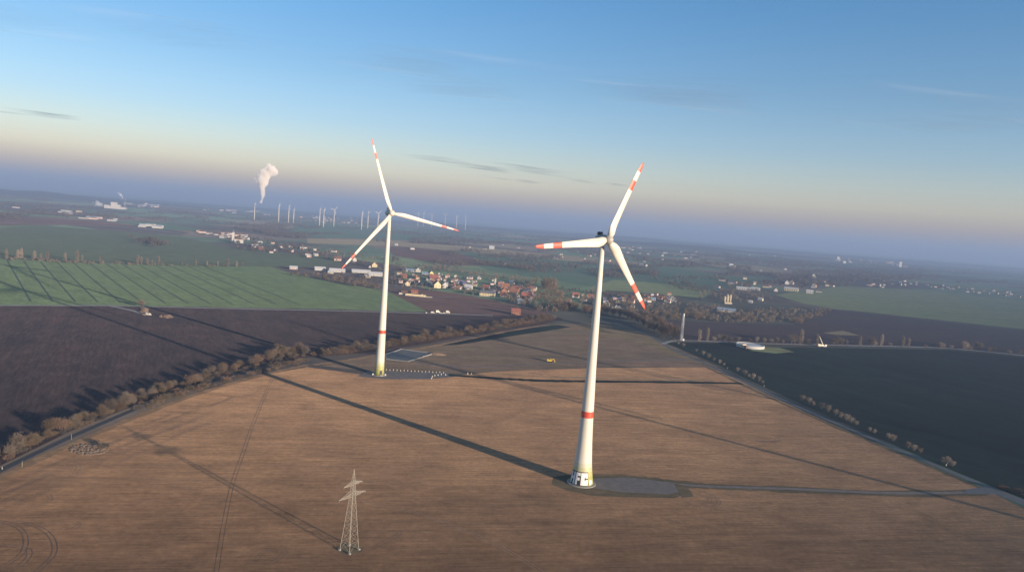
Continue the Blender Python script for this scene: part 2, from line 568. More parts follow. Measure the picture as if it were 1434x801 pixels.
# verges and tracks round the stubble
ribbon('verge', [(-60, 700), (0, 668), (100, 622), (200, 580), (300, 544), (380, 522), (430, 511)], 5.0, M['verge'], 3, jit=.4)
ribbon('road', [(-220, 770), (-60, 690), (0, 659), (60, 630), (110, 607), (210, 565), (300, 535), (400, 513), (440, 506)], 3.9, M['asphalt_dark'], 4)
ribbon('verge', [(440, 511), (520, 499), (600, 486), (700, 466), (770, 454)], 5.0, M['verge'], 4, jit=.4)
ribbon('verge', [(915, 476), (930, 487), (970, 504), (1000, 519), (1060, 548), (1110, 571), (1160, 593), (1250, 631), (1330, 665), (1390, 690)], 5.5, M['grass'], 3, jit=.5)
ribbon('road', [(860, 452), (905, 468), (925, 479), (945, 490), (1000, 515), (1060, 543), (1110, 566), (1160, 588), (1250, 626), (1330, 660), (1390, 684), (1450, 708), (1560, 750)], 5.2, M['asphalt'], 5)
ribbon('road', [(928, 482), (940, 478), (965, 477), (1100, 482), (1250, 485), (1330, 488), (1434, 498), (1560, 514)], 7, M['gravel_pale'], 5)
field('road_junction', [(1355, 685), (1385, 681), (1440, 703), (1470, 722), (1430, 706), (1395, 692), (1345, 691)], M['asphalt'], 6)
ribbon('verge', [(820, 668), (900, 671), (945, 676), (1000, 681), (1100, 685), (1250, 691), (1380, 689)], 9.5, M['grass'], 3, jit=.25)
ribbon('access_track', [(930, 678), (960, 679), (1000, 681), (1100, 684), (1250, 690), (1370, 689)], 3.4, M['gravel'], 5, jit=.1)
field('grass_patch', [(775, 668), (800, 663), (870, 664), (950, 673), (962, 690), (945, 697), (880, 696), (830, 694), (795, 687), (772, 678)], M['grass'], 3, 1.6)
field('crane_pad', [(830, 670), (880, 668), (945, 676), (955, 688), (935, 692), (870, 689), (832, 683)], M['gravel'], 5, .3)
field('grass_patch', [(944, 677), (962, 680), (972, 695), (955, 697)], M['grass'], 6, .4)
field('crane_pad', [(500, 527), (515, 520), (560, 520), (628, 522), (640, 527), (600, 531), (540, 531)], M['gravel'], 4, .6)
ribbon('grass_strip', [(628, 525), (700, 530), (760, 533), (830, 534), (930, 535), (1000, 536), (1040, 537)], 9, M['crop_dark'], 4, jit=.25)
ribbon('verge', [(690, 523), (760, 527), (830, 529), (930, 532), (1000, 533)], 3, M['straw'], 5, jit=.4)
ribbon('grass_strip', [(690, 517), (760, 511), (830, 508), (900, 506), (985, 506)], 8, M['harrow'], 4)
ribbon('access_track', [(568, 504), (600, 510), (640, 513), (690, 513), (770, 509), (830, 507), (960, 503), (975, 503)], 3.6, M['gravel'], 6, jit=.1)
ribbon('access_track', [(-200, 427), (0, 428), (150, 428), (230, 430), (350, 433), (460, 435), (600, 439), (690, 442)], 7, M['gravel_pale'], 5, jit=.15)
ribbon('access_track', [(152, 428), (185, 435), (206, 442)], 6, M['gravel_pale'], 6)
ribbon('access_track', [(540, 408), (590, 417), (660, 414), (700, 420), (740, 431)], 6, M['gravel'], 6)
ribbon('access_track', [(700, 423), (720, 428), (750, 432), (790, 431)], 7, M['straw'], 6)
ribbon('road', [(-150, 311), (0, 312), (90, 315), (190, 319), (280, 330), (420, 333)], 16, M['gravel_pale'], 4)
ribbon('access_track', [(1020, 478), (1045, 486), (1080, 490), (1110, 493)], 9, M['grass'], 6)
field('grass_patch', [(1063, 485), (1092, 487), (1112, 493), (1085, 495), (1050, 491)], M['crop_bright'], 6)
field('field_strip', [(1152, 466), (1180, 463), (1205, 470), (1170, 469)], M['straw'], 4)
field('grass_patch', [(470, 765), (482, 760), (498, 760), (510, 766), (506, 773), (488, 777), (473, 773)], M['grass'], 4, .3)

# tramlines in the green crop
for i in range(13):
    k = i / 9
    top = (10 + 208 * k, 364.5 + 7.5 * k)
    bot = (43 + 283 * k, 422 + 4 * k)
    ribbon('tramline', [top, bot], 2.0, M['tram'], 4, n=1)

# tyre marks
def tyre(pix, mat='track', gauge=2.0, wd=.8, layer=3):
    wd *= .4
    gauge = 1.7
    for s in (-1, 1):
        ribbon('tyre_mark', pix, wd, M[mat], layer, off=s * gauge / 2, jit=.35)
tyre([(382, 528), (366, 565), (352, 600), (340, 635), (327, 672), (318, 710), (309, 760), (303, 801)], wd=.55)
tyre([(-30, 690), (20, 672), (80, 648), (150, 622), (240, 587), (330, 555)], wd=.6)
tyre([(-30, 702), (40, 678), (130, 640), (230, 604), (300, 575)], wd=.6)
tyre([(160, 650), (210, 628), (270, 600), (300, 590)], wd=.6)
tyre([(50, 801), (75, 775), (72, 752), (52, 737), (20, 729)], wd=.9)
tyre([(-10, 801), (30, 775), (35, 750), (20, 735), (-10, 728)], wd=.9)
tyre([(0, 762), (40, 770), (30, 790), (0, 801)], wd=.8)
tyre([(75, 735), (95, 728), (110, 735), (90, 745)], wd=.6)
tyre([(282, 702), (300, 695), (312, 702), (290, 708)], wd=.6)
tyre([(357, 785), (372, 771), (400, 773), (372, 792)], wd=.6)
tyre([(455, 512), (458, 517), (470, 523), (485, 526)], wd=.7)
tyre([(472, 515), (482, 521), (498, 525)], wd=.7)
tyre([(962, 684), (985, 688), (1006, 700), (1000, 710), (985, 706), (995, 698), (975, 692)], wd=.7)
tyre([(505, 775), (540, 758), (560, 745), (545, 742)], wd=.7)
tyre([(500, 700), (560, 712), (620, 730), (700, 765), (760, 801)], 'track_pale', wd=.7)
tyre([(775, 640), (785, 652), (798, 655)], wd=.6)
tyre([(20, 700), (60, 690), (70, 700), (40, 712)], wd=.5)
tyre([(80, 650), (100, 645), (110, 655), (95, 668), (70, 665)], wd=.5)
tyre([(430, 540), (560, 548), (700, 552), (900, 556), (1050, 560)], wd=.4)
for k in range(7):
    o_ = 7 * k + 3 * (k % 2)
    tyre([(-40, 700 + o_ * .8), (40, 668 + o_ * .75), (110, 634 + o_ * .7), (180, 604 + o_ * .62), (260 + 6 * k, 572 + o_ * .5)], wd=.45)
for k in range(5):
    x = 210 + 42 * k
    tyre([(x, 590 - 11 * k), (x + 22, 583 - 11 * k), (x + 28, 575 - 11 * k), (x + 12, 577 - 11 * k)], wd=.5)
for pix in ([(740, 522), (752, 523), (760, 525)], [(865, 521), (878, 522)], [(1058, 617), (1075, 618), (1094, 617)]):
    ribbon('soil_scar', pix, 1.8, M['track'], 3, jit=.6)

# gentle far hills
def hill(name, px, py, dist, rx, ry, h, mat):
    c = AT(px, py, dist)
    b = MB()
    n, m_ = 40, 8
    vs, fs = [], []
    r = random.Random(int(px))
    ph = [r.uniform(0, 6) for _ in range(4)]
    for j in range(m_ + 1):
        for i in range(n + 1):
            u, v = i / n * 2 - 1, j / m_ * 2 - 1
            z = h * max(0, 1 - u * u) ** 1.5 * max(0, 1 - v * v) * (1 + .18 * math.sin(u * 7 + ph[0]) + .1 * math.sin(u * 17 + ph[1]))
            vs.append((c.x + u * rx, c.y + v * ry, z + (-.5 if z <= .01 else 0)))
    for j in range(m_):
        for i in range(n):
            a = j * (n + 1) + i
            fs.append((a, a + 1, a + n + 2, a + n + 1))
    b.add(vs, fs)
    return struct(b.build(name, mat, smooth=True))
M['hillwood'] = field_mat('wooded_hill', (.05, .052, .048), (.07, .068, .058), (.04, .042, .04), .2, 60, .4, .0015, 0)
hill('hill', 20, 275, 9000, 1500, 700, 60, M['hillwood'])
hill('hill', 120, 280, 10500, 2200, 700, 35, M['hillwood'])
hill('hill', 640, 322, 12000, 2600, 900, 30, M['hillwood'])
hill('hill', 950, 345, 9000, 1900, 700, 30, M['hillwood'])
hill('hill', 860, 330, 14000, 2600, 900, 40, M['hillwood'])
hill('hill', 1120, 355, 12500, 2600, 900, 30, M['hillwood'])
hill('hill', 330, 290, 14000, 2600, 900, 30, M['hillwood'])
hill('hill', 1380, 375, 14000, 2600, 900, 30, M['hillwood'])

# ------------------------------------------------------------------ haze
def haze():
    b = MB()
    b.box((0, 24500, 239), (119000, 71000, 480))
    m = bpy.data.materials.new('haze')
    m.use_nodes = True
    t = m.node_tree
    t.nodes.clear()
    out = N(t, 'ShaderNodeOutputMaterial')
    v = N(t, 'ShaderNodeVolumePrincipled')
    v.inputs['Color'].default_value = (.335, .455, .70, 1)
    v.inputs['Density'].default_value = 1.2e-4
    v.inputs['Anisotropy'].default_value = 0.0
    t.links.new(v.outputs[0], out.inputs['Volume'])
    o = b.build('haze', m)
    o['kind'] = 'stuff'
    o.display_type = 'WIRE'
    return o
haze()

# ------------------------------------------------------------------ wind turbines
WIND = math.radians(151)                       # rotor axis azimuth, towards the wind
AX = Vector((math.sin(WIND), math.cos(WIND), 0))

def blade_mesh(R, r0, chord, twist, reds, n=14, thick=(.95, .12)):
    """chord: list of (r/R, chord metres); built along +Z, local Y = rotor axis"""
    rs = set()
    k = 34
    for i in range(k + 1):
        rs.add(round(r0 + (R - r0) * i / k, 3))
    for a, c in reds:
        rs.add(round(a * R, 3)); rs.add(round(c * R, 3))
    rs = sorted(x for x in rs if x <= R)
    cx, cy = [c[0] for c in chord], [c[1] for c in chord]
    b = MB()
    vs = []
    for r in rs:
        t = r / R
        c = float(np.interp(t, cx, cy))
        th = float(np.interp(t, [0, .06, .2, .5, 1], [thick[0], thick[0] * .9, .34, .22, thick[1]]))
        tw = math.radians(float(np.interp(t, [0, .2, .6, 1], [twist, twist * .75, twist * .25, 0])))
        rnd_ = max(0, 1 - max(0, t - .03) / .12)
        pre = 1.6 * (t ** 2) * R / 60
        for i in range(n):
            a = 2 * PI * i / n
            x = math.cos(a) * .5
            y = math.sin(a) * .5 * th
            y *= (rnd_ + (1 - rnd_) * (1.0 - .75 * max(0, -x * 2) ** 1.2))
            x = x - .18 * (1 - rnd_)
            x, y = x * c, y * c
            vs.append((x * math.cos(tw) - y * math.sin(tw), x * math.sin(tw) + y * math.cos(tw) - pre, r))
    fs, ms = [], []
    for j in range(len(rs) - 1):
        mid = (rs[j] + rs[j + 1]) / 2 / R
        red = any(a <= mid <= c for a, c in reds)
        for i in range(n):
            q = (i + 1) % n
            fs.append((j * n + i, j * n + q, (j + 1) * n + q, (j + 1) * n + i)); ms.append(1 if red else 0)
    last = (len(rs) - 1) * n
    fs.append(tuple(last + i for i in range(n))); ms.append(1 if reds else 0)
    fs.append(tuple(reversed(range(n)))); ms.append(0)
    b.v, b.f, b.m = vs, fs, ms
    return b.mesh('blade', [M['white'], M['red_paint']], True)

def turbine(name, base, hub_h, R, prof, bands, overhang, phase, bl, label, group, greens, nac, axis=AX, flat=False):
    root = empty(name, base, label, 'wind turbine', group)
    # tower rings: split the profile at every colour change
    zs = sorted(set([z for z, r in prof] + [z for a, c, m in bands for z in (a, c)]))
    px_, pr = [z for z, r in prof], [r for z, r in prof]
    pr2 = [(z, float(np.interp(z, px_, pr))) for z in zs]
    mis, mats = [], [M['white'], M['red_paint']] + [M['green%d' % i] for i in range(5)]
    for i in range(len(pr2) - 1):
        mid = (pr2[i][0] + pr2[i + 1][0]) / 2
        k = 0
        for a, c, m in bands:
            if a <= mid <= c: k = m
        mis.append(k)
    MB().lathe(pr2, 48, mis).build('tower', mats, root, True)
    # foundation ring
    MB().lathe([(0, pr[0] + 1.6), (.35, pr[0] + 1.5), (.36, pr[0] - .5)], 40).build('foundation', M['concrete'], root)
    hubc = Vector((0, 0, hub_h)) + axis * overhang
    nacelle(root, hub_h, axis, nac)
    sp = MB()
    rr = nac['hub']
    sp.lathe([(-rr * 1.1, rr * .92), (-rr * .5, rr), (rr * .2, rr * .97), (rr * .65, rr * .78), (rr * 1.0, rr * .45), (rr * 1.12, .05)], 28, axis=axis, org=hubc)
    sp.build('rotor_hub', M[nac.get('hubmat', 'hubgrey')], root, True)
    side = Vector((0, 0, 1)).cross(axis).normalized()   # right when the rotor is seen from the front
    for k in range(3):
        th = math.radians(phase + 120 * k)
        z = Vector((0, 0, 1)) * math.cos(th) + side * math.sin(th)
        y = -axis
        x = y.cross(z)
        mtx = Matrix((x, y, z)).transposed()
        o = link('blade', bl, root)
        o.matrix_local = Matrix.Translation(hubc) @ mtx.to_4x4()
    return root

def nacelle(root, h, axis, nac):
    b = MB()
    L, r = nac['len'], nac['r']
    c = Vector((0, 0, h))
    f = nac['front']
    b.lathe([(-L, r * .25), (-L * .9, r * .55), (-L * .6, r * .85), (-L * .25, r), (f * .6, r), (f, r * .9)], 26, axis=axis, org=c)
    n = b.build('nacelle', M[nac['mat']], root, True)
    yaw = math.atan2(axis.y, axis.x)
    k = MB()
    p = c - axis * L * .45 + Vector((0, 0, r * .95))
    k.box(p + Vector((0, 0, .5)), (1.8, 2.6, 1.5), yaw)
    k.box(p + Vector((0, 0, 1.35)), (1.4, 2.0, .25), yaw)
    k.build('cooler_box', M['dark'], n)
    q = MB()
    p2 = c - axis * L * .15 + Vector((0, 0, r))
    q.tube(p2 - Vector((0, 0, .4)), p2 + Vector((0, 0, 1.8)), .08)
    q.tube(p2 + Vector((-.6, 0, 1.8)), p2 + Vector((.6, 0, 1.8)), .06)
    q.build('wind_sensor', M['nacelle_grey'], n)
    y = MB()
    y.lathe([(h - r * 1.25, nac['yaw']), (h - r * .6, nac['yaw'] * 1.06)], 28)
    y.build('yaw_collar', M['white'], root, True)

RB = G(814, 676)
blR = blade_mesh(46.4, 1.6, [(0, 2.3), (.04, 2.6), (.08, 4.8), (.15, 5.3), (.3, 4.4), (.5, 3.5), (.7, 2.9), (.88, 2.4), (.96, 1.7), (.99, .9), (1, .3)], 26, [(.64, .76), (.88, 1.0)])
profR = [(0, 6.6), (3, 6.1), (7, 5.5), (11, 5.0), (17, 4.5), (23.5, 4.05), (37, 3.45), (47, 3.2), (63, 2.65), (78, 2.35), (100, 1.95), (120, 1.55), (132, 1.3)]
bandsR = [(0, 2.6, 2), (2.6, 5.2, 3), (5.2, 7.8, 4), (7.8, 10.2, 5), (10.2, 12.4, 6), (37.5, 41.0, 1)]
T1 = turbine('wind_turbine', RB, 135.6, 46.4, profR, bandsR, 5.2, 22.8, blR,
             'front wind turbine with bright red blade bands and letters sprayed on its base', 'near wind turbines', True,
             dict(len=6.5, r=2.6, front=3.2, hub=2.6, mat='nacelle_grey', yaw=1.5, hubmat='hubgrey'))
LB = G(531, 525)
blL = blade_mesh(64, 1.8, [(0, 2.4), (.04, 2.4), (.12, 3.6), (.2, 3.8), (.4, 3.0), (.6, 2.3), (.8, 1.7), (.93, 1.1), (.98, .7), (1, .25)], 22, [(.73, .81), (.91, 1.0)])
profL = [(0, 4.2), (3, 4.0), (12, 3.75), (36, 3.25), (70, 2.6), (100, 2.05), (125, 1.7), (137, 1.55)]
bandsL = [(0, 2.8, 2), (2.8, 5.6, 3), (5.6, 8.2, 4), (8.2, 10.4, 5), (10.4, 12.2, 6), (36.6, 39.6, 1)]
T2 = turbine('wind_turbine', LB, 140.5, 64, profL, bandsL, 5.5, -20, blL,
             'slender wind turbine farther back with long thin blades and a dark door', 'near wind turbines', True,
             dict(len=7.5, r=3.0, front=3.0, hub=2.7, mat='white', yaw=1.8, hubmat='white'))

# door, steps and the sprayed letters
def wrap(prof, phi, z, out, camaz):
    r = float(np.interp(z, [p[0] for p in prof], [p[1] for p in prof])) + out
    a = camaz + phi
    return (math.cos(a) * r, math.sin(a) * r, z)

def curved_patch(b, prof, camaz, f0, f1, z0, z1, out, mi=0, slant=0.0):
    nf, nz = max(2, int(abs(f1 - f0) / math.radians(4))), max(2, int((z1 - z0) / .8))
    vs, fs = [], []
    for j in range(nz + 1):
        for i in range(nf + 1):
            vs.append(wrap(prof, f0 + (f1 - f0) * i / nf, z0 + (z1 - z0) * j / nz, out, camaz))
    for j in range(nz):
        for i in range(nf):
            a = j * (nf + 1) + i
            fs.append((a, a + 1, a + nf + 2, a + nf + 1))
    b.add(vs, fs, mi)

camazR = math.atan2(-RB.y, -RB.x)
def rg(d): return math.radians(d)
bk = MB()
curved_patch(bk, profR, camazR, rg(-74), rg(37), .5, 8.0, .03)
g0 = bk.build('graffiti_outline', M['black'], T1)
LET = {
 'H': (-70, -38, [(0, 0, .32, 1), (.66, 0, 1, 1), (.32, .38, .66, .62)]),
 'F': (-34, -7, [(0, 0, .42, 1), (.42, .74, 1, 1), (.42, .36, .86, .60)]),
 'C': (-4, 34, [(0, .0, .40, 1), (.40, .62, 1, 1), (.40, 0, 1, .40), (.40, .40, .52, .62), (.70, .40, 1, .46), (.70, .56, 1, .62)]),
}
for ch, (f0, f1, rects) in LET.items():
    b = MB()
    for (u0, v0, u1, v1) in rects:
        curved_patch(b, profR, camazR, rg(f0 + (f1 - f0) * u0), rg(f0 + (f1 - f0) * u1), .9 + 6.6 * v0, .9 + 6.6 * v1, .07)
    b.build('graffiti_letter', M['whitespray'], g0)
b = MB()
curved_patch(b, profR, camazR, rg(44), rg(58), .9, 3.4, .04)
curved_patch(b, profR, camazR, rg(61), rg(70), 1.2, 3.0, .04)
b.build('painted_patch', M['whitespray'], T1)
camazL = math.atan2(-LB.y, -LB.x)
b = MB()
curved_patch(b, profL, camazL, rg(4), rg(36), .9, 4.6, .06)
b.build('door', M['dark'], T2)
b = MB()
d = Vector((math.cos(camazL + rg(20)), math.sin(camazL + rg(20)), 0))
for k in range(4):
    b.box(d * (5.0 + k * .35) + Vector((0, 0, .45 - k * .12)), (.36, 2.2, .9 - k * .24), camazL + rg(20))
b.build('door_steps', M['concrete'], T2)
for s_ in (-1, 1):
    b = MB()
    p_ = Vector((math.cos(camazL + s_ * 1.35), math.sin(camazL + s_ * 1.35), 0)) * 5.4
    b.box(p_ + Vector((0, 0, .7)), (2.0, 1.4, 1.4), camazL)
    b.build('cable_housing', M['white2'], T2)

# turbines outside the frame on the right: their shadows cross the fields
for bx, by, ph in ((610, 140, 40), (715, 278, 75), (825, 497, 15)):
    turbine('wind_turbine', Vector((bx, by, 0)), 138, 46.4, [(z, r * .8) for z, r in profL[:-1]] + [(135, 1.3)], bandsR, 5.2, ph, blR,
            'white wind turbine outside the right edge that throws a long shadow over the fields', 'wind turbines beyond the right edge', True,
            dict(len=6.5, r=2.6, front=3.2, hub=2.6, mat='nacelle_grey', yaw=1.5))

# far turbines
FB = blade_mesh(41, 1.4, [(0, 2.2), (.1, 3.4), (.3, 3.0), (.7, 2.0), (.95, 1.2), (1, .4)], 15, [], n=8)
def far_turbine(base_px, hub_px, dist, phase, label, R=41, az=153, thick=1.0):
    h0 = AT(*hub_px, dist)
    base = Vector((h0.x, h0.y, 0))
    h = h0.z
    a = Vector((math.sin(rg(az)), math.cos(rg(az)), 0))
    pr = [(0, 4.2 * thick), (h * .5, 3.2 * thick), (h - 2, 2.0 * thick)]
    return turbine('wind_turbine', base, h, R, pr, [], 4.5, phase, FB, label, 'far wind turbines', False,
                   dict(len=7, r=2.4, front=2.5, hub=2.2, mat='white', yaw=1.9, hubmat='white'), axis=a)
FT = [((356, 308), (357, 285.4), 75, 90, 'far white turbine standing alone, leftmost below the steam plume'),
      ((389.6, 311.7), (391, 287), 75, 60, 'far white turbine on the left of the group right of the plume'),
      ((403.7, 311.7), (405, 288.4), 75, 20, 'taller far turbine of the close pair right of the plume'),
      ((410.7, 311.7), (411.7, 293.6), 75, 30, 'shorter far turbine of the close pair right of the plume'),
      ((447, 317), (448.4, 293), 75, 15, 'far turbine left of two close together before the town'),
      ((452, 318.8), (454, 293.6), 75, 70, 'far turbine right of two close together before the town'),
      ((466.7, 317), (468.5, 294), 25, 45, 'far turbine with a plainly visible rotor before the town'),
      ((506, 321.8), (507.4, 297.4), 75, 25, 'far turbine left of the slender near tower, first of two'),
      ((514.7, 320), (516, 297.4), 75, 75, 'far turbine left of the slender near tower, second of two'),
      ((529, 322.5), (530, 299), 35, 50, 'far turbine with turned rotor just left of the slender near tower')]
for bp, hp, psi, ph, lab in FT:
    g = G(*bp)
    los = math.degrees(math.atan2(g.x, g.y)) + 180
    far_turbine(bp, hp, g.y, ph, lab, az=los - psi)
for k, (hx, hy) in enumerate([(586, 297), (593.7, 297.4), (605, 299), (624, 300), (640, 301.7), (652.7, 302.4)]):
    o = far_turbine(None, (hx, hy + 1.5), 9200, 17 * k + 8, 'pale turbine in the hazy row on the skyline right of the slender near tower', az=150 + 12 * (k % 3))
    o['group'] = 'hazy skyline turbines'

# ------------------------------------------------------------------ lattice pylon and mast
def lattice(b, h0, h1, w0, w1, n, rl, rb, z0=0.0):
    """four legs with crossed bracing between two heights"""
    def c(z):
        t = (z - h0) / (h1 - h0)
        return (w0 + (w1 - w0) * t) / 2
    cs = [(1, 1), (-1, 1), (-1, -1), (1, -1)]
    for s in cs:
        b.tube((s[0] * w0 / 2, s[1] * w0 / 2, h0), (s[0] * w1 / 2, s[1] * w1 / 2, h1), rl, rl * .8, 5)
    zs = [h0]
    z = h0
    for i in range(n):
        z += (h1 - h0) * (1 - i / n * .5) / sum(1 - k / n * .5 for k in range(n))
        zs.append(z)
    for i in range(n):
        a, d = zs[i], zs[i + 1]
        for k in range(4):
            p, q = cs[k], cs[(k + 1) % 4]
            b.tube((p[0] * c(a), p[1] * c(a), a), (q[0] * c(d), q[1] * c(d), d), rb, n=4)
            b.tube((q[0] * c(a), q[1] * c(a), a), (p[0] * c(d), p[1] * c(d), d), rb, n=4)
            b.tube((p[0] * c(d), p[1] * c(d), d), (q[0] * c(d), q[1] * c(d), d), rb * .8, n=4)

pb = G(489, 770)
ARM = PI / 2 - rg(31)
py = empty('electricity_pylon', pb, 'weathered steel lattice pylon with two crossarms standing alone in the brown stubble', 'pylon', rz=ARM)
b = MB()
lattice(b, .4, 22.5, 5.4, 1.8, 8, .115, .04)
lattice(b, 22.5, 30.0, 1.8, 1.0, 5, .10, .045)
b.build('lattice_tower', M['steel'], py)
b = MB()
for s in ((1, 1), (-1, 1), (-1, -1), (1, -1)):
    b.tube((s[0] * .5, s[1] * .5, 30), (0, 0, 34.8), .10, .05, 5)
for k in range(3):
    z = 31 + k * 1.1
    q = .5 * (1 - (z - 30) / 4.8)
    for a_, c_ in (((1, 1), (-1, 1)), ((-1, 1), (-1, -1)), ((-1, -1), (1, -1)), ((1, -1), (1, 1))):
        b.tube((a_[0] * q, a_[1] * q, z), (c_[0] * q * .8, c_[1] * q * .8, z + .9), .05, n=4)
b.build('peak', M['steel'], py)
def crossarm(z, L, wd, rise):
    b = MB()
    for s in (-1, 1):
        tip = Vector((s * L, 0, z))
        for y in (-wd, wd):
            b.tube((s * wd, y, z), tip, .10, .08, 5)
            b.tube((s * wd, y, z + rise), tip + Vector((0, 0, .1)), .09, .07, 5)
        n = 6
        for k in range(n):
            t0, t1 = k / n, (k + 1) / n
            for y in (-wd, wd):
                lo = Vector((s * wd, y, z)).lerp(tip, t0)
                hi = Vector((s * wd, y, z + rise)).lerp(tip, t1)
                b.tube(lo, hi, .055, n=4)
                hi0 = Vector((s * wd, y, z + rise)).lerp(tip, t0)
                b.tube(lo, hi0, .05, n=4)
            b.tube(Vector((s * wd, -wd, z)).lerp(tip, t0), Vector((s * wd, wd, z)).lerp(tip, t1), .05, n=4)
        b.tube(tip, tip + Vector((0, 0, -.8)), .05, .07, 6)
        b.tube(tip + Vector((-s * L * .42, 0, 0)), tip + Vector((-s * L * .42, 0, -.8)), .05, .07, 6)
    b.build('crossarm', M['steel'], py)
crossarm(23.4, 7.7, .85, 1.7)
crossarm(28.2, 5.4, .55, 1.4)
b = MB()
for s in ((1, 1), (-1, 1), (-1, -1), (1, -1)):
    b.box((s[0] * 2.8, s[1] * 2.8, .3), (.9, .9, .6))
b.build('footing', M['concrete'], py)

mb_ = G(954, 477)
ms = empty('radio_mast', mb_, 'slim pale lattice mast beside the side road by the dark field', 'mast', rz=.5)
b = MB()
lattice(b, 0, 36.5, 2.6, 1.7, 18, .16, .09)
b.build('lattice_tower', M['mast_steel'], ms)
b = MB()
b.lathe([(33.5, 1.25), (36.8, 1.25)], 12)
b.tube((0, 0, 36.5), (0, 0, 39), .08)
b.build('antenna', M['mast_steel'], ms)
b = MB()
b.box((3.2, 0, 1.2), (2.4, 2.0, 2.4))
b.box((3.2, 0, 2.5), (2.7, 2.3, .2))
b.build('equipment_cabin', M['white2'], ms)

# ------------------------------------------------------------------ trees
def tree_meshes(seed, h, rad, ntw, fastigiate=False, shrub=False, tw_mat='twig', bark='bark', tw=1.0):
    r = random.Random(seed)
    tr, cr = MB(), MB()
    th = h * (.30 if not fastigiate else .12)
    lean = Vector((r.uniform(-.3, .3), r.uniform(-.3, .3), 0))
    top = Vector((0, 0, th)) + lean
    r0 = .03 * h * (.8 if fastigiate else 1)
    tr.tube((0, 0, -.2), top, r0, r0 * .7, 7)
    tips = []
    nl = 9 if not shrub else 6
    if fastigiate:
        tr.tube(top, (lean.x, lean.y, h * .96), r0 * .7, .03, 5)
    else:
        tr.tube(top, Vector((lean.x * 1.6, lean.y * 1.6, h * .88)), r0 * .65, .03, 5)
    for k in range(nl):
        a = 2 * PI * k / nl + r.uniform(-.4, .4)
        z0 = th * r.uniform(.75, 1.0) if not fastigiate else h * r.uniform(.1, .7)
        s = Vector((lean.x * z0 / h, lean.y * z0 / h, z0))
        rr = rad * r.uniform(.55, .9)
        zz = h * r.uniform(.5, .85) if not fastigiate else min(h * .97, z0 + h * r.uniform(.2, .35))
        m1 = s + Vector((math.cos(a) * rr * .45, math.sin(a) * rr * .45, (zz - z0) * .55))
        e = s + Vector((math.cos(a) * rr, math.sin(a) * rr, zz - z0))
        tr.tube(s, m1, r0 * .42, r0 * .25, 5, caps=False)
        tr.tube(m1, e, r0 * .25, .03, 4, caps=False)
        tips += [m1, e]
        for _ in range(3):
            q = m1.lerp(e, r.uniform(0, .8))
            e2 = q + Vector((r.uniform(-1, 1) * rad * .35, r.uniform(-1, 1) * rad * .35, r.uniform(.05, .28) * h))
            tr.tube(q, e2, r0 * .16, .02, 3, caps=False)
            tips.append(e2)
    # twig sprays gathered in clumps round the limb ends
    nc = 26 if not fastigiate else 16
    cl = []
    for i in range(nc):
        if fastigiate:
            z = h * r.uniform(.1, .98)
            k = rad * (1 - ((z / h - .5) * 1.7) ** 2 * .8)
            cl.append((Vector((r.uniform(-.5, .5) * k, r.uniform(-.5, .5) * k, z)), .5 * rad, h * .1))
        else:
            t = tips[r.randrange(len(tips))]
            cl.append((t + Vector((r.gauss(0, .12) * rad, r.gauss(0, .12) * rad, r.gauss(0, .05) * h)), rad * r.uniform(.28, .55), h * r.uniform(.09, .2)))
    vs, fs = [], []
    for i in range(ntw):
        c, sr, sz = cl[r.randrange(nc)]
        p = c + Vector((r.gauss(0, .75) * sr, r.gauss(0, .75) * sr, r.gauss(0, .8) * sz))
        if p.z < .08 * h and not shrub: p.z = .08 * h + r.random() * .25 * h
        if p.z < 0: p.z = r.random() * .3 * h
        p.z = min(p.z, h * 1.04)
        out = Vector((p.x, p.y, (p.z - h * .25) * (1.0 if not fastigiate else 3))).normalized()
        d = (out * .7 + Vector((r.gauss(0, .4), r.gauss(0, .4), r.gauss(.65, .4)))).normalized()
        L = tw * r.uniform(.6, 1.5)
        wv = tw * r.uniform(.045, .11)
        s = d.cross(Vector((r.gauss(0, 1), r.gauss(0, 1), r.gauss(0, 1))))
        if s.length < 1e-3: continue
        s = s.normalized() * wv
        o = len(vs)
        side = d.cross(s).normalized() * L * r.uniform(-.3, .3)
        vs += [p - s, p + s, p + d * L * .6 + side, p + d * L]
        fs += [(o, o + 1, o + 2, o + 3)]
    cr.add(vs, fs)
    return tr.mesh('trunk', M[bark]), cr.mesh('crown', M[tw_mat])

def proto_tree(seed, h, rad, ntw, **kw):
    return tree_meshes(seed, h, rad, ntw, **kw)
TREES = [proto_tree(11 + i, 9.5 + (i % 3), 3.6 + .35 * (i % 4), 1900, tw_mat=('twig', 'twig_grey', 'twig', 'twig_red')[i % 4], tw=.95) for i in range(6)]
ROADT = [proto_tree(31 + i, 7.0, 2.7, 800, tw_mat='twig_pale', bark='bark_pale', tw=.85) for i in range(3)]
SIDET = [proto_tree(131 + i, 10.0 + i % 2, 4.0, 1500, tw_mat=('twig_pale', 'twig_grey')[i % 2], bark='bark_pale', tw=1.1) for i in range(4)]
BIGT = [proto_tree(51 + i, 15.5 + i, 5.2, 900, tw_mat=('twig', 'twig_grey', 'twig_red', 'twig')[i % 4], tw=1.7) for i in range(4)]
POPL = [proto_tree(71 + i, 18, 2.4, 1500, fastigiate=True, tw_mat='twig_pale', bark='bark_pale', tw=1.5) for i in range(3)]
SHRUB = [proto_tree(91 + i, 3.4, 2.3, 420, shrub=True, tw_mat=('twig', 'twig_red', 'twig_dark')[i % 3], tw=.8) for i in range(3)]

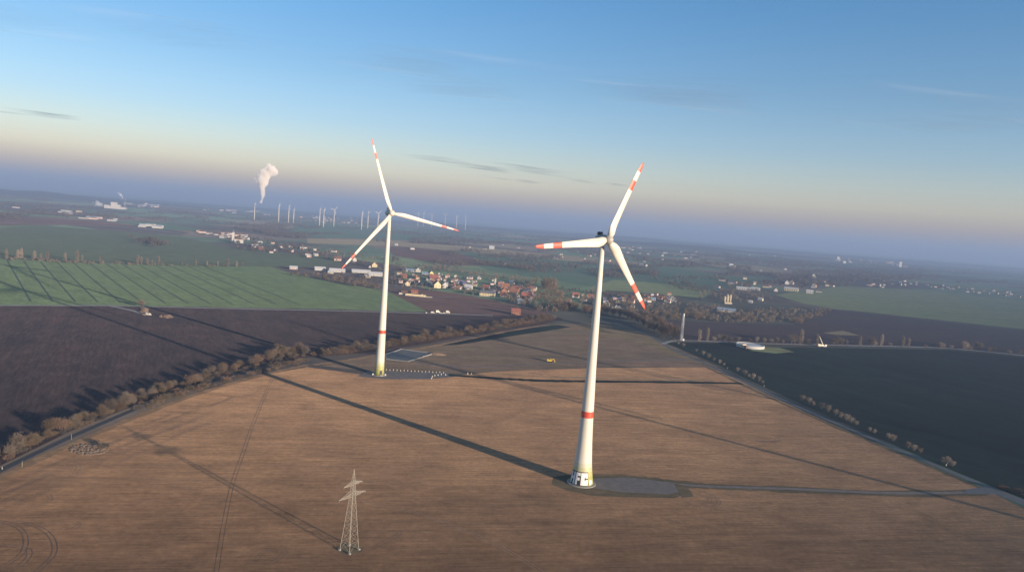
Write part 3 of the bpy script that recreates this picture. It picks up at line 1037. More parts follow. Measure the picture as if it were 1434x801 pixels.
def plant(kind, name, protos, p, sc, label, cat, group):
    tm, cm = protos[rnd.randrange(len(protos))]
    o = bpy.data.objects.new(name, None)
    COL.objects.link(o)
    o.location = (p.x, p.y, 0)
    o.rotation_euler = (0, 0, rnd.uniform(0, 6.28))
    k = sc * rnd.uniform(.9, 1.12)
    o.scale = (sc * rnd.uniform(.88, 1.15), sc * rnd.uniform(.88, 1.15), k)
    tag(o, label, cat, group)
    link('trunk', tm, o)
    link('crown', cm, o)
    return o

def along(pix, step, wid=0.0, jit=.4, r=rnd):
    pts = smooth_line([G(*q) for q in pix], 10)
    out, acc, nxt = [], 0.0, 0.0
    for a, b in zip(pts, pts[1:]):
        L = (b - a).length
        t = (b - a).normalized() if L else Vector((1, 0, 0))
        nn = Vector((-t.y, t.x, 0))
        while nxt <= acc + L:
            q = a + t * (nxt - acc) + nn * r.uniform(-wid, wid)
            out.append(q)
            nxt += step * r.uniform(1 - jit, 1 + jit)
        acc += L
    return out

# belt along the left road, its far side
beltA = [(-60, 676), (0, 643), (60, 615), (120, 591), (200, 559), (260, 541), (320, 520), (380, 504), (425, 495)]
for p in along(beltA, 3.5, 4.5):
    plant('t', 'bare_tree', TREES, p, rnd.choice((.42, .55, .62, .7, .75, .92)) * rnd.uniform(.75, .95), 'leafless brown tree in the dense belt along the dark road at left', 'tree', 'trees of the belt along the left road')
for p in along([(a, b + 5) for a, b in beltA], 5.5, 2.5):
    plant('s', 'shrub', SHRUB, p, rnd.uniform(.5, 1.0), 'low brown undergrowth bush at the foot of the belt along the left road', 'shrub', 'undergrowth of the left belt')
for p in along([(385, 500), (410, 496), (432, 499)], 5, 6):
    plant('t', 'bare_tree', TREES, p, rnd.uniform(.75, .95), 'leafless brown tree in the dense belt along the dark road at left', 'tree', 'trees of the belt along the left road')
for p in along([(200, 577), (240, 560), (300, 542), (350, 528), (400, 515), (430, 509)], 5.0, 2.5):
    plant('s', 'shrub', SHRUB, p, rnd.uniform(.7, 1.5), 'brown bare shrub on the verge between the left road and the stubble', 'shrub', 'shrubs beside the left road')
# hedge behind the slender turbine
for p in along([(440, 500), (500, 494), (560, 483), (620, 474), (680, 465), (730, 456), (775, 449)], 4.0, 3.5):
    plant('s', 'shrub', SHRUB, p, rnd.uniform(1.0, 1.9), 'brown bare shrub of the hedge between the dark and the upper field', 'shrub', 'hedge shrubs behind the slender turbine')
for p in along([(450, 499), (520, 490), (600, 476), (690, 460), (770, 446)], 11, 4):
    plant('t', 'bare_tree', TREES, p, rnd.uniform(.6, .95), 'small leafless tree rising from the hedge behind the slender turbine', 'tree', 'hedge trees behind the slender turbine')
# dark wood right of the front turbine
for p in along([(780, 436), (830, 439), (870, 444), (905, 454), (925, 466), (938, 475)], 4.6, 16):
    plant('t', 'bare_tree', BIGT, p, rnd.uniform(.62, .95), 'brown leafless tree in the shadowed wood above the upper field', 'tree', 'trees of the wood above the upper field')
# trees along the right road (bare, on its far side)
RT = [(944, 480), (950, 483), (957, 486), (975, 493), (985, 498), (993, 502), (1000, 506), (1008, 510), (1014, 513), (1033, 521), (1043, 526), (1049, 529), (1055, 532), (1063, 535), (1068, 538),
      (1124, 561), (1133, 566), (1139, 568), (1150, 573), (1160, 577), (1170, 582), (1178, 586), (1186, 590), (1192, 593), (1199, 596), (1218, 605), (1225, 608), (1245, 615), (1251, 618), (1272, 628), (1280, 632), (1289, 635), (1320, 648), (1327, 651), (1334, 654)]
for x, y in RT:
    p = G(x, y - .5)
    plant('t', 'bare_tree', ROADT, p, rnd.uniform(.45, .75), 'small pale leafless tree in the row along the right road', 'tree', 'young trees along the right road')
for p in along([(1400, 684), (1420, 690), (1445, 697)], 2.6, 2):
    plant('s', 'shrub', SHRUB, p, rnd.uniform(.5, 1.0), 'brown bush at the road junction on the right edge', 'shrub', 'bushes at the right junction')
# poplars and trees along the side road at right
for x, y, s in [(979, 478, .95), (990, 478, .9), (1121, 482, 1.15), (1144, 483, .85), (1186, 484, .5), (1204, 484, .7), (1234, 485, .85), (1264, 486, .8), (1272, 486.5, .85)]:
    plant('p', 'poplar_tree', POPL, G(x, y), s, 'slim leafless poplar beside the side road at right', 'poplar', 'poplars along the side road at right')
for x, y, s in [(1108, 482, 1.3), (1113, 482, 1.2), (1131, 483, .8), (1220, 485, 1.2), (1224, 485.5, .9), (1246, 486, .6), (1296, 488, .6), (1316, 489, 1.1), (1320, 489, .8), (1332, 490, .7), (1351, 491, 1.25), (1358, 491.5, .8), (1371, 492, 1.25), (1384, 494, .7), (1391, 494, .8), (1413, 497, .8), (1427, 498, .8), (1438, 499, .9), (1000, 478, .6), (1008, 478, .9), (1015, 479, .8), (1024, 479, .6), (1034, 479, .6),
                (1050, 480, .6), (1060, 480, .7), (1070, 481, .7), (1080, 481, .7), (1088, 481, .75), (1096, 482, .6), (1168, 484, 1.0), (1173, 484, 1.0), (1178, 484, .9)]:
    plant('t', 'bare_tree', SIDET, G(x, y), s * .95, 'rounded leafless tree beside the side road at right', 'tree', 'rounded trees along the side road at right')
# poplar row on the far edge of the green field
for x, y, s in [(9, 361, .8), (25, 362, .85), (30, 362, .85), (48, 363, .85), (57, 364, .6), (66, 365, .8), (91, 366, .85), (108, 367, .9), (115, 367, .6), (140, 368, .6), (193, 370, .8), (198, 370, .6), (206, 371, .6), (213, 371, .5), (222, 371, .8), (255, 372, .4), (274, 373, .6), (290, 373, .5), (305, 373, .5), (319, 374, .8), (331, 374, .6), (339, 374, .5)]:
    plant('p', 'poplar_tree', POPL, G(x, y), s * 1.15, 'thin pale poplar in the row on the far edge of the green field', 'poplar', 'poplar row beyond the green field')

# ---- everything farther: one body of woodland
class Mass:
    def __init__(s):
        s.V, s.F, s.n = [], [], 0
    def tree(s, p, h, rad, k, r):
        vs, fs = [], []
        d = max(1.0, math.hypot(p.x, p.y) / 1000)
        L0 = (.9 if d < 2.2 else 1.35) * d ** .5
        for i in range(k):
            a, z = r.uniform(0, 6.28), r.uniform(-1, 1)
            rr = (r.random() ** .4)
            q = math.sqrt(1 - z * z)
            lump = 1 + .25 * math.sin(a * 3 + p.x) * math.cos(z * 4 + p.y)
            c = (p.x + math.cos(a) * q * rad * rr * lump, p.y + math.sin(a) * q * rad * rr * lump, h * .56 + z * h * .42 * rr * lump)
            for _ in range(3):
                vs.append((c[0] + r.gauss(0, .55) * L0, c[1] + r.gauss(0, .55) * L0, max(0, c[2] + r.gauss(0, .6) * L0)))
        s.V.append(np.array(vs, dtype=np.float32))
        s.F.append(np.arange(s.n, s.n + len(vs)).reshape(-1, 3))
        s.n += len(vs)
        # trunk
        t = .022 * h
        tv = np.array([(p.x - t, p.y, 0), (p.x + t, p.y, 0), (p.x, p.y, h * .75), (p.x, p.y - t, 0), (p.x, p.y + t, 0), (p.x, p.y, h * .75)], dtype=np.float32)
        s.V.append(tv)
        s.F.append(np.arange(s.n, s.n + 6).reshape(-1, 3))
        s.n += 6
    def build(s, name, mat):
        V = np.concatenate(s.V)
        Fc = np.concatenate(s.F)
        me = bpy.data.meshes.new(name)
        me.vertices.add(len(V))
        me.vertices.foreach_set('co', V.ravel())
        me.loops.add(Fc.size)
        me.loops.foreach_set('vertex_index', Fc.ravel().astype(np.int32))
        me.polygons.add(len(Fc))
        me.polygons.foreach_set('loop_start', (np.arange(len(Fc)) * 3).astype(np.int32))
        me.materials.append(mat)
        me.update(calc_edges=True)
        o = link(name, me)
        o['kind'] = 'stuff'
        return o

wr = random.Random(5)
def scatter(mass, pix, n, h, rad, k, r=wr):
    """trees inside a pixel polygon, spread evenly on the ground as seen"""
    xs, ys = [q[0] for q in pix], [q[1] for q in pix]
    def inside(x, y):
        c = False
        j = len(pix) - 1
        for i in range(len(pix)):
            xi, yi, xj, yj = *pix[i], *pix[j]
            if (yi > y) != (yj > y) and x < (xj - xi) * (y - yi) / (yj - yi) + xi:
                c = not c
            j = i
        return c
    done = tries = 0
    while done < n and tries < n * 30:
        tries += 1
        x, y = r.uniform(min(xs), max(xs)), r.uniform(min(ys), max(ys))
        if inside(x, y):
            hh = h * r.uniform(.6, 1.2)
            mass.tree(G(x, y), hh, rad * hh / h * r.uniform(.8, 1.2), k, r)
            done += 1
W1, W2, W3 = Mass(), Mass(), Mass()
scatter(W1, [(735, 402), (752, 395), (775, 400), (795, 412), (800, 436), (775, 440), (752, 425), (740, 412)], 60, 17, 6, 170)
scatter(W1, [(752, 400), (775, 400), (785, 412), (765, 410)], 14, 26, 9, 300)
scatter(W2, [(590, 373), (640, 377), (700, 386), (752, 396), (745, 403), (690, 393), (630, 383), (590, 378)], 90, 12, 4.5, 80)
scatter(W2, [(560, 372), (590, 370), (640, 378), (600, 380), (560, 385)], 24, 12, 4, 80)
scatter(W2, [(545, 385), (600, 387), (660, 393), (700, 405), (690, 418), (630, 408), (560, 405), (545, 398)], 120, 7, 3.2, 70)
scatter(W2, [(700, 412), (760, 428), (790, 436), (760, 438), (715, 425)], 60, 10, 4, 80)
scatter(W2, [(690, 396), (745, 405), (752, 425), (715, 422), (690, 410)], 60, 8, 3.2, 70)
scatter(W2, [(420, 345), (545, 362), (555, 385), (500, 372), (430, 360)], 70, 9, 4, 50)
scatter(W1, [(780, 412), (820, 408), (900, 420), (890, 432), (830, 436), (785, 434)], 70, 9.5, 3.8, 80)
scatter(W2, [(855, 420), (960, 425), (940, 445), (880, 440)], 45, 9, 3.6, 80)
scatter(W1, [(905, 436), (960, 438), (985, 444), (985, 449), (915, 449), (895, 444)], 60, 12, 4.5, 100)
scatter(W2, [(960, 425), (1005, 431), (1020, 437), (1100, 432), (1160, 434), (1140, 445), (1105, 454), (1030, 453), (975, 448)], 300, 7.5, 3.4, 60)
scatter(W1, [(1025, 446), (1050, 444), (1060, 449), (1030, 452)], 14, 12, 4.5, 110)
scatter(W1, [(1100, 450), (1162, 434), (1172, 434), (1118, 455)], 40, 8, 3.4, 80)
scatter(W3, [(905, 388), (960, 397), (1010, 408), (1030, 413), (960, 408)], 70, 11, 4.5, 60)
scatter(W2, [(1000, 405), (1060, 407), (1090, 418), (1060, 426), (1000, 420), (960, 420)], 60, 10, 4, 60)
scatter(W3, [(1050, 392), (1130, 395), (1180, 398), (1140, 405), (1060, 400)], 60, 10, 4.5, 50)
scatter(W1, [(400, 383), (440, 385), (500, 392), (545, 402), (520, 407), (470, 396), (410, 386)], 60, 9, 3.6, 80)
scatter(W3, [(440, 382), (530, 390), (545, 398), (480, 392)], 24, 9, 3.6, 70)
scatter(W3, [(180, 333), (210, 335), (245, 346), (215, 347), (195, 341)], 46, 12, 5, 60)
scatter(W3, [(330, 350), (350, 340), (430, 350), (480, 360), (470, 364), (400, 360)], 70, 12, 5, 50)
scatter(W3, [(300, 330), (360, 333), (430, 345), (420, 352), (340, 347)], 60, 12, 5, 50)
scatter(W3, [(540, 360), (560, 366), (560, 380), (545, 378)], 18, 15, 6, 70)
scatter(W2, [(0, 362), (120, 367), (240, 371), (350, 374), (240, 374), (120, 370), (0, 365)], 75, 5, 2.6, 40)
scatter(W3, [(760, 402), (860, 412), (960, 420), (950, 424), (850, 416), (770, 407)], 60, 9, 3.6, 60)
# far belts
for i in range(360):
    x, y = (wr.uniform(-60, 1500) if i < 200 else wr.uniform(600, 1480)), wr.random()
    hz = 255 + .0787 * x
    py_ = hz + 9 + 60 * y ** 1.6
    if 0 < x < 620 and py_ > hz + 45: py_ = hz + 9 + 36 * wr.random()
    if x > 1060 and 398 < py_ < 470: continue
    if 600 < x < 1060 and 395 < py_ and wr.random() < .6: continue
    L = wr.uniform(15, 90)
    sl = wr.uniform(-.02, .14)
    d = EYE.z * F / (py_ - hz)
    n = int(min(90, L * wr.uniform(.6, 1.5)))
    th = wr.uniform(.4, 3.0) * (py_ - hz) / 40
    for k in range(n):
        u = wr.uniform(-.5, .5)
        mass = W3
        p = G(x + u * L, max(hz + 5, py_ + sl * u * L + .0787 * 0 + wr.uniform(-th, th)))
        dd = max(1, p.y / 2500)
        mass.tree(p, wr.uniform(9, 15), wr.uniform(5, 8) * dd ** .6, 24, wr)
W1.build('woodland', M['twig'])
W2.build('village_trees', M['twig_grey'])
W3.build('distant_woodland', M['twig_dark'])

# ------------------------------------------------------------------ houses
def house(px, py_, wpx, wall='white2', roof='grey_roof', label=None, group=None, gable=True, hk=.55, rk=.55, depth=1.3, name='house', cat='house', rot=None, chim=True, win=0, hm=None):
    g = G(px, py_)
    wd = wpx * mpp(g)
    h = hm if hm else wd * hk
    dp = wd * depth
    if not gable:
        pass
    los = math.atan2(g.x, g.y)
    rz = -los + (rnd.uniform(-.35, .35) if rot is None else rot)
    root = empty(name, g, label, cat, group, rz)
    hw, hd = wd / 2, dp / 2
    b = MB()
    ov = min(.5, wd * .05)
    if gable:       # ridge runs away from the viewer
        rh = wd * rk
        b.add([(-hw, -hd, 0), (hw, -hd, 0), (hw, hd, 0), (-hw, hd, 0), (-hw, -hd, h), (hw, -hd, h), (hw, hd, h), (-hw, hd, h), (0, -hd, h + rh), (0, hd, h + rh)],
              [(0, 1, 5, 8, 4), (2, 3, 7, 9, 6), (1, 2, 6, 5), (3, 0, 4, 7)])
        b.build('wall', M[wall], root)
        q = MB()
        t = .25
        k = ov * rh / hw
        for s in (-1, 1):
            q.add([(s * (hw + ov), -hd - ov, h - k + .02), (s * (hw + ov), hd + ov, h - k + .02), (0, hd + ov, h + rh + .02), (0, -hd - ov, h + rh + .02),
                   (s * (hw + ov), -hd - ov, h - k + t), (s * (hw + ov), hd + ov, h - k + t), (0, hd + ov, h + rh + t), (0, -hd - ov, h + rh + t)],
                  [(0, 1, 2, 3), (4, 5, 6, 7), (0, 4, 7, 3), (1, 5, 6, 2), (0, 1, 5, 4)])
        ro = q.build('roof', M[roof], root)
    else:
        rh = dp * rk
        b.add([(-hw, -hd, 0), (hw, -hd, 0), (hw, hd, 0), (-hw, hd, 0), (-hw, -hd, h), (hw, -hd, h), (hw, hd, h), (-hw, hd, h), (-hw, 0, h + rh), (hw, 0, h + rh)],
              [(0, 1, 5, 4), (2, 3, 7, 6), (1, 2, 6, 9, 5), (3, 0, 4, 8, 7)])
        b.build('wall', M[wall], root)
        q = MB()
        t = .25
        k = ov * rh / hd
        for s in (-1, 1):
            q.add([(-hw - ov, s * (hd + ov), h - k + .02), (hw + ov, s * (hd + ov), h - k + .02), (hw + ov, 0, h + rh + .02), (-hw - ov, 0, h + rh + .02),
                   (-hw - ov, s * (hd + ov), h - k + t), (hw + ov, s * (hd + ov), h - k + t), (hw + ov, 0, h + rh + t), (-hw - ov, 0, h + rh + t)],
                  [(0, 1, 2, 3), (4, 5, 6, 7), (0, 4, 7, 3), (1, 5, 6, 2), (0, 1, 5, 4)])
        ro = q.build('roof', M[roof], root)
    if chim:
        c = MB()
        cx, cy = (hw * .3, hd * .3) if gable else (hw * .4, hd * .2)
        c.box((cx, cy, h + rh * .9), (.8, .8, rh * .9))
        c.build('chimney', M['brickwall'], ro)
    if win:
        fw = wd / win
        rows_ = 2 if h > 4.5 else 1
        for rr in range(rows_):
            for i in range(win):
                wn = MB()
                zc = h * ((rr + .55) / rows_)
                x = -hw + fw * (i + .5)
                wn.box((x, -hd - .02, zc), (fw * .42, .12, min(1.5, h / rows_ * .5)))
                wn.build('window', M['glass'], root)
    else:
        for i in (-1, 1):
            wn = MB()
            wn.box((i * hw * .45, -hd - .02, h * .55), (max(.9, wd * .13), .12, 1.3))
            wn.build('window', M['glass'], root)
    return root

VG = 'houses of the village behind the slender turbine'
V = [  # px, py, width px, wall, roof, gable, label
 (524.6, 374, 6.5, 'cream', 'brown_roof', True, 'cream gabled house alone above the long sheds, left of the slender tower'),
 (496, 366, 5.5, 'white2', 'grey_roof', True, 'white gabled house just right of the low blade tip of the slender turbine'),
 (473, 365, 9, 'pinkwall', 'brown_roof', False, 'pale pink long house behind the low blade tip of the slender turbine'),
 (518, 375, 3, 'white2', 'grey_roof', True, 'tiny white outbuilding left of the lone cream gabled house'),
 (585.7, 381, 6, 'white2', 'grey_roof', True, 'bright white gabled house at the village back, beside a long blue-grey roof'),
 (603, 385, 5.5, 'yellowwall', 'brown_roof', True, 'yellow gabled house at the back of the village'),
 (614.4, 385, 3.2, 'white2', 'grey_roof', True, 'small white house just right of the yellow gabled house'),
 (618.6, 388, 4, 'white2', 'pale_roof', True, 'narrow white house with pale roof below and right of the yellow one'),
 (627.5, 388, 4, 'white2', 'red_roof', True, 'small white house with red roof in the village back row'),
 (638, 389, 4.5, 'white2', 'red_roof', True, 'upper of two white houses close together, middle of the village back row'),
 (637, 393, 4, 'white2', 'grey_roof', True, 'lower of two white houses close together, middle of the village back row'),
 (649.7, 391, 3, 'white2', 'grey_roof', True, 'slim white house at the right of the village back row'),
 (654, 392, 4.2, 'white2', 'grey_roof', True, 'white house right of the slim one in the village back row'),
 (565.7, 389, 8, 'brickwall', 'red_roof', False, 'low red brick building at the village left, right of the slender tower'),
 (570.7, 400, 6.2, 'cream', 'brown_roof', True, 'cream gabled house at the left end of the village front row'),
 (574.5, 395, 5, 'white2', 'blue_roof', True, 'bluish white house right behind the leftmost cream one'),
 (580, 395, 3, 'white2', 'grey_roof', True, 'tiny white shed-like house right of the bluish white house'),
 (599.5, 400, 7, 'cream', 'grey_roof', True, 'pale yellow gabled house, second in the village front row'),
 (607, 393, 12, 'white2', 'red_roof', False, 'white house with a broad red roof above the front row of the village'),
 (614, 394, 4, 'pinkwall', 'red_roof', True, 'small pinkish house at the right end of the broad red roof'),
 (611.5, 403, 9.5, 'cream', 'brown_roof', True, 'large cream gabled house in the middle of the village front row'),
 (622.5, 403, 8, 'white2', 'grey_roof', True, 'white gabled house right of the large cream one in the front row'),
 (635.5, 405, 4, 'white2', 'grey_roof', True, 'lowest small white house on the village front edge'),
 (642, 404.5, 5.2, 'cream', 'brown_roof', True, 'small cream house right of the lowest white one on the front edge'),
 (647, 404.5, 3.2, 'white2', 'grey_roof', True, 'tiny white house between the small cream and the long white house'),
 (656, 405, 10, 'white2', 'pale_roof', False, 'long low white house at the right of the village front row'),
 (644.5, 398, 8, 'white2', 'purple_roof', False, 'house with slate purple roof in the village centre, left one'),
 (651.5, 399, 7, 'white2', 'purple_roof', False, 'house with slate purple roof in the village centre, right one'),
 (663.5, 399, 5, 'white2', 'grey_roof', True, 'white house right of the slate purple roofs'),
 (671, 391, 4.5, 'white2', 'grey_roof', True, 'lone white house at the back of the village before the tree belt'),
 (680.5, 405, 9, 'pinkwall', 'red_roof', False, 'pink rendered house with red roof above the long cream building'),
 (690, 394, 3, 'white2', 'grey_roof', True, 'tiny white house left of the slim white tower'),
 (700.5, 400, 7, 'pinkwall', 'orange_roof', False, 'orange roofed house at the top left of the red-roof cluster'),
 (707.5, 404, 11, 'pinkwall', 'orange_roof', False, 'largest orange roofed house at the top of the red-roof cluster'),
 (713, 406, 6, 'cream', 'orange_roof', False, 'cream house with orange roof right in the upper red-roof cluster'),
 (705.5, 411, 8, 'brickwall', 'brown_roof', True, 'brown roofed barn at the left of the red-roof cluster'),
 (705.5, 416, 9, 'pinkwall', 'red_roof', False, 'red roofed house lowest at the left of the red-roof cluster'),
 (720, 412, 12, 'brickwall', 'orange_roof', False, 'broad orange roofed farmhouse in the middle of the red-roof cluster'),
 (722, 406, 8, 'pinkwall', 'red_roof', False, 'red roofed house behind the broad orange farmhouse'),
 (726, 418, 5.5, 'white2', 'red_roof', True, 'white gabled house left of the long red roof'),
 (736, 418, 13, 'brickwall', 'red_roof', False, 'long red roofed building at the right of the cluster'),
 (741.5, 424, 5, 'white2', 'grey_roof', True, 'white gabled house at the lower right end of the village'),
 (728, 425, 9, 'white2', 'blue_roof', False, 'low light blue roofed building at the lower right end of the village'),
 (739.6, 411, 7, 'white2', 'blue_roof', False, 'blue roofed house above the long red roof'),
 (716, 397, 6, 'white2', 'blue_roof', False, 'blue roofed house by the dark trees behind the red-roof cluster'),
 (748, 416, 6, 'white2', 'blue_roof', False, 'blue grey roofed house right of the long red roof'),
]
for px, py_, wp, wa, ro, ga, lab in V:
    house(px, py_, wp, wa, ro, lab, VG, ga, hk=.55 if ga else .3, depth=1.25 if ga else .75, rk=.5)
V2 = [
 (787.5, 422, 3, 'white2', 'grey_roof', True, 'small white house left of the front turbine tower, leftmost of the second village'),
 (795, 424, 3, 'white2', 'grey_roof', True, 'small white house second from left of the second village'),
 (805.7, 416.5, 10, 'white2', 'red_roof', False, 'long white house with red roof left of the front turbine tower'),
 (817, 415, 4, 'cream', 'brown_roof', True, 'small cream house above a similar one left of the front tower'),
 (817, 420, 4, 'pinkwall', 'brown_roof', True, 'small pinkish house below the small cream one left of the front tower'),
 (828, 418, 9, 'pinkwall', 'orange_roof', False, 'orange roofed house close left of the front turbine tower'),
 (849, 429, 7.5, 'white2', 'grey_roof', True, 'bright white gabled house close right of the front turbine tower'),
 (857.6, 432, 2.6, 'white2', 'grey_roof', True, 'tiny white house right of the bright gabled one'),
 (862.8, 431, 4, 'white2', 'grey_roof', True, 'white house upper right in the trio near the front tower'),
 (866.4, 433, 4, 'white2', 'blue_roof', True, 'low white house at the right of the trio near the front tower'),
 (871.6, 416.5, 6, 'white2', 'brown_roof', False, 'white house with brown roof at the back of the second village'),
 (886, 430.5, 4.5, 'white2', 'grey_roof', True, 'white gabled house left of the lowest blade tip of the front turbine'),
 (884, 424, 9, 'pinkwall', 'brown_roof', False, 'brown roofed long house left of the downward blade of the front turbine'),
 (889, 420, 9, 'pinkwall', 'red_roof', False, 'red roofed long house behind the downward blade of the front turbine'),
 (915, 420.5, 6, 'white2', 'blue_roof', False, 'blue grey roofed house right of the downward blade'),
 (924, 419, 7, 'pinkwall', 'red_roof', False, 'red roofed house between the blade and the white gable'),
 (931, 417, 6, 'pinkwall', 'brown_roof', False, 'brown roofed house left of the white gable at the second village end'),
 (943.8, 422.5, 5.5, 'white2', 'grey_roof', True, 'white gabled house at the right end of the second village'),
 (1086, 408, 4.5, 'white2', 'grey_roof', True, 'small white house between the pale sheds in the right settlement'),
 (1101, 398, 5, 'white2', 'grey_roof', True, 'white house behind the big pale shed of the right settlement, left one'),
 (1108.6, 398, 5, 'white2', 'red_roof', True, 'white house behind the big pale shed of the right settlement, right one'),
 (1138, 389, 5, 'white2', 'grey_roof', True, 'white house alone in the fields above the right settlement'),
 (1140, 402, 5, 'cream', 'brown_roof', True, 'cream house behind the white box building of the right settlement'),
 (1051, 424, 5, 'white2', 'white_roof', False, 'small white hall right of the silos'),
 (1065, 421, 6, 'cream', 'pale_roof', False, 'pale hut among the trees right of the silos'),
 (898, 372.5, 5, 'white2', 'white_roof', False, 'white farm building left in the lone farm above the crop'),
 (904.5, 374, 4, 'white2', 'grey_roof', True, 'white gabled house right in the lone farm above the crop'),
 (893, 372, 4, 'cream', 'brown_roof', False, 'cream farm building leftmost in the lone farm above the crop'),
 (1023.7, 373, 5, 'white2', 'white_roof', False, 'white building alone on the pale strip far behind the silos'),
 (1065.5, 380, 2.5, 'white2', 'grey_roof', True, 'narrow white house at the far end of the pale strip'),
 (688.6, 349, 7, 'white2', 'pale_roof', False, 'white farm building on the straw coloured strip left of the front rotor'),
 (555, 344, 4, 'white2', 'pale_roof', False, 'tiny white barn on the straw strip right of the slender tower'),
]
for px, py_, wp, wa, ro, ga, lab in V2:
    house(px, py_, wp, wa, ro, lab, 'houses of the settlements at right', ga, hk=.55 if ga else .3, depth=1.25 if ga else .75, rk=.5)

# the slim white tower in the village
g = G(693.4, 398)
ch = empty('village_tower', g, 'slim white tower with a pointed roof among the village houses', 'tower')
b = MB(); b.box((0, 0, 6), (3.6, 3.6, 12)); b.build('wall', M['white2'], ch)
b = MB(); b.box((0, 0, 13.8), (4.2, 4.2, 3.6), taper=.05); b.build('roof', M['grey_roof'], ch)

# long halls and sheds
SH = [
 (411, 377, 10, 3.2, 'pinkwall', 'pale_roof', 'small pinkish shed, leftmost of the row beyond the green field', 4),
 (448, 378.5, 14.5, 4.0, 'white2', 'pale_roof', 'greyish white shed left of the low blade tip in the shed row', 7),
 (472, 381, 21, 4.2, 'white2', 'white_roof', 'long pale shed right under the low blade tip in the shed row', 12),
 (505.5, 382.5, 25, 4.0, 'white2', 'white_roof', 'longest white shed of the row left of the slender tower', 14),
 (525.5, 386.5, 19, 5.0, 'white2', 'white_roof', 'pale shed at the right end of the row beside the slender tower', 10),
 (514.5, 388.5, 8, 3.0, 'cream', 'pale_roof', 'small cream shed below the long white ones', 4),
 (463, 383, 7, 2.4, 'cream', 'pale_roof', 'low cream annex in front of the shed under the blade tip', 4),
 (575, 380.5, 13, 3.5, 'white2', 'blue_roof', 'long blue grey roofed building left of the bright white gabled house', 6),
 (595.5, 384.5, 9, 2.2, 'white2', 'blue_roof', 'low long greenhouse-like building left of the yellow gabled house', 5),
 (682.5, 414.5, 21, 6.0, 'cream', 'grey_roof', 'long cream two-storey building with grey roof on the village front edge', 9),
 (1041, 406, 18, 5.0, 'white2', 'white_roof', 'broad pale hall behind the silos, left of two', 6),
 (1058, 406, 11, 4.0, 'white2', 'pale_roof', 'smaller pale hall right of the broad one behind the silos', 5),
 (1108, 407.5, 17, 7.0, 'cream', 'pale_roof', 'big pale shed with rounded look in the right settlement', 6),
 (1133.5, 411, 8.5, 7.0, 'white2', 'white_roof', 'white box building at the right end of the settlement', 4),
 (1017, 436.5, 24, 3.5, 'white2', 'blue_roof', 'long low hall with blue grey roof below the silos', 8),
 (1094, 397, 8, 5.0, 'brickwall', 'brown_roof', 'dark brown barn in the trees of the right settlement', 3),
]
for px, py_, wp, hm, wa, ro, lab, wn in SH:
    g = G(px, py_)
    house(px, py_, wp, wa, ro, lab, 'sheds and halls', False, depth=max(.35, 14 / (wp * mpp(g))), rk=.28, name='shed', cat='shed', rot=rnd.uniform(-.12, .12), chim=False, win=wn, hm=hm)
# red building by the hedge
house(722, 440.5, 12.5, 'brickwall', 'red_roof', 'red brick house with red roof beside the track right of the white vehicles', None, False, depth=.7, rk=.45, win=4, hm=5.2, rot=.1)

# silos
g = G(1018, 425)
so = empty('silo_block', g, 'cluster of three tall pale silos above the blue roofed hall', 'silo', rz=.2)
for x, h, r in ((-6.5, 15, 2.7), (0, 17, 3.0), (6.6, 19, 2.7)):
    b = MB(); b.lathe([(0, r), (h, r), (h + 1.2, r * .4)], 20, axis=(0, 0, 1), org=(x, 0, 0)); b.build('silo', M['dull_cream'], so, True)
b = MB(); b.box((0, 0, 19.2), (3, 3, 2.0)); b.build('head_house', M['dull_cream'], so)
b = MB(); b.box((-1, -6, 1.8), (17, 5, 3.6)); b.build('base_building', M['dull_cream'], so)

# round storage tank with a pale cover
g = G(1050.5, 486)
st = empty('storage_tank', g, 'low round white tank with a pale cover on the dark crop by the side road', 'tank')
Rt = 18.2
b = MB(); b.lathe([(0, Rt), (3.7, Rt), (3.72, Rt - .5), (3.0, Rt - .55)], 56, caps=False); b.build('wall', M['white2'], st, True)
b = MB(); b.lathe([(2.9, Rt - .6), (3.3, Rt * .6), (3.5, .2)], 56, caps=False); b.build('cover', M['pale_roof'], st, True)
b = MB(); b.box((-10.5, -15.6, 2.0), (3.2, 2.4, 4.0), .6); b.build('hatch', M['brown_roof'], st)
b = MB(); b.box((-13.5, -10.5, 4.2), (9, 5.5, 1.2), .75); b.build('platform', M['cream'], st)

# white mobile crane
def wheel(root, x, y, r, wd=.45):
    b = MB()
    b.lathe([(-wd / 2, r * .8), (-wd / 2 + .06, r), (wd / 2 - .06, r), (wd / 2, r * .8)], 16, axis=(0, 1, 0), org=(x, y, r))
    o = b.build('wheel', M['rubber'], root)
    c = MB()
    c.lathe([(-wd / 2 - .02, r * .5), (wd / 2 + .02, r * .5)], 12, axis=(0, 1, 0), org=(x, y, r))
    c.build('rim', M['mast_steel'], o)
g = G(1151, 485.5)
cr = empty('mobile_crane', g, 'white mobile crane with its boom raised to the left beside the side road', 'crane', rz=.15)
b = MB(); b.box((0, 0, 1.5), (13, 2.7, 1.1)); b.box((-1, 0, 2.6), (6, 2.6, 1.3)); b.build('chassis', M['white'], cr)
b = MB(); b.box((5.4, 0, 2.7), (2.6, 2.6, 1.7), taper=.9); b.build('cab', M['white'], cr)
b = MB(); b.box((6.72, 0, 2.9), (.1, 2.1, .8)); b.build('windscreen', M['glass'], cr)
b = MB(); b.tube((1, 0, 3.2), (-4.4, 0, 12.5), .75, .5, 8); b.tube((-4.4, 0, 12.5), (-5.8, 0, 15), .4, .3, 8); b.build('boom', M['white'], cr)
b = MB(); b.box((-5, 0, 2.9), (3.4, 2.8, 2.0)); b.build('counterweight', M['cream'], cr)
for x in (-5, -3.4, 1, 2.6, 5.2):
    for y in (-1.2, 1.2):
        wheel(cr, x, y, .62)

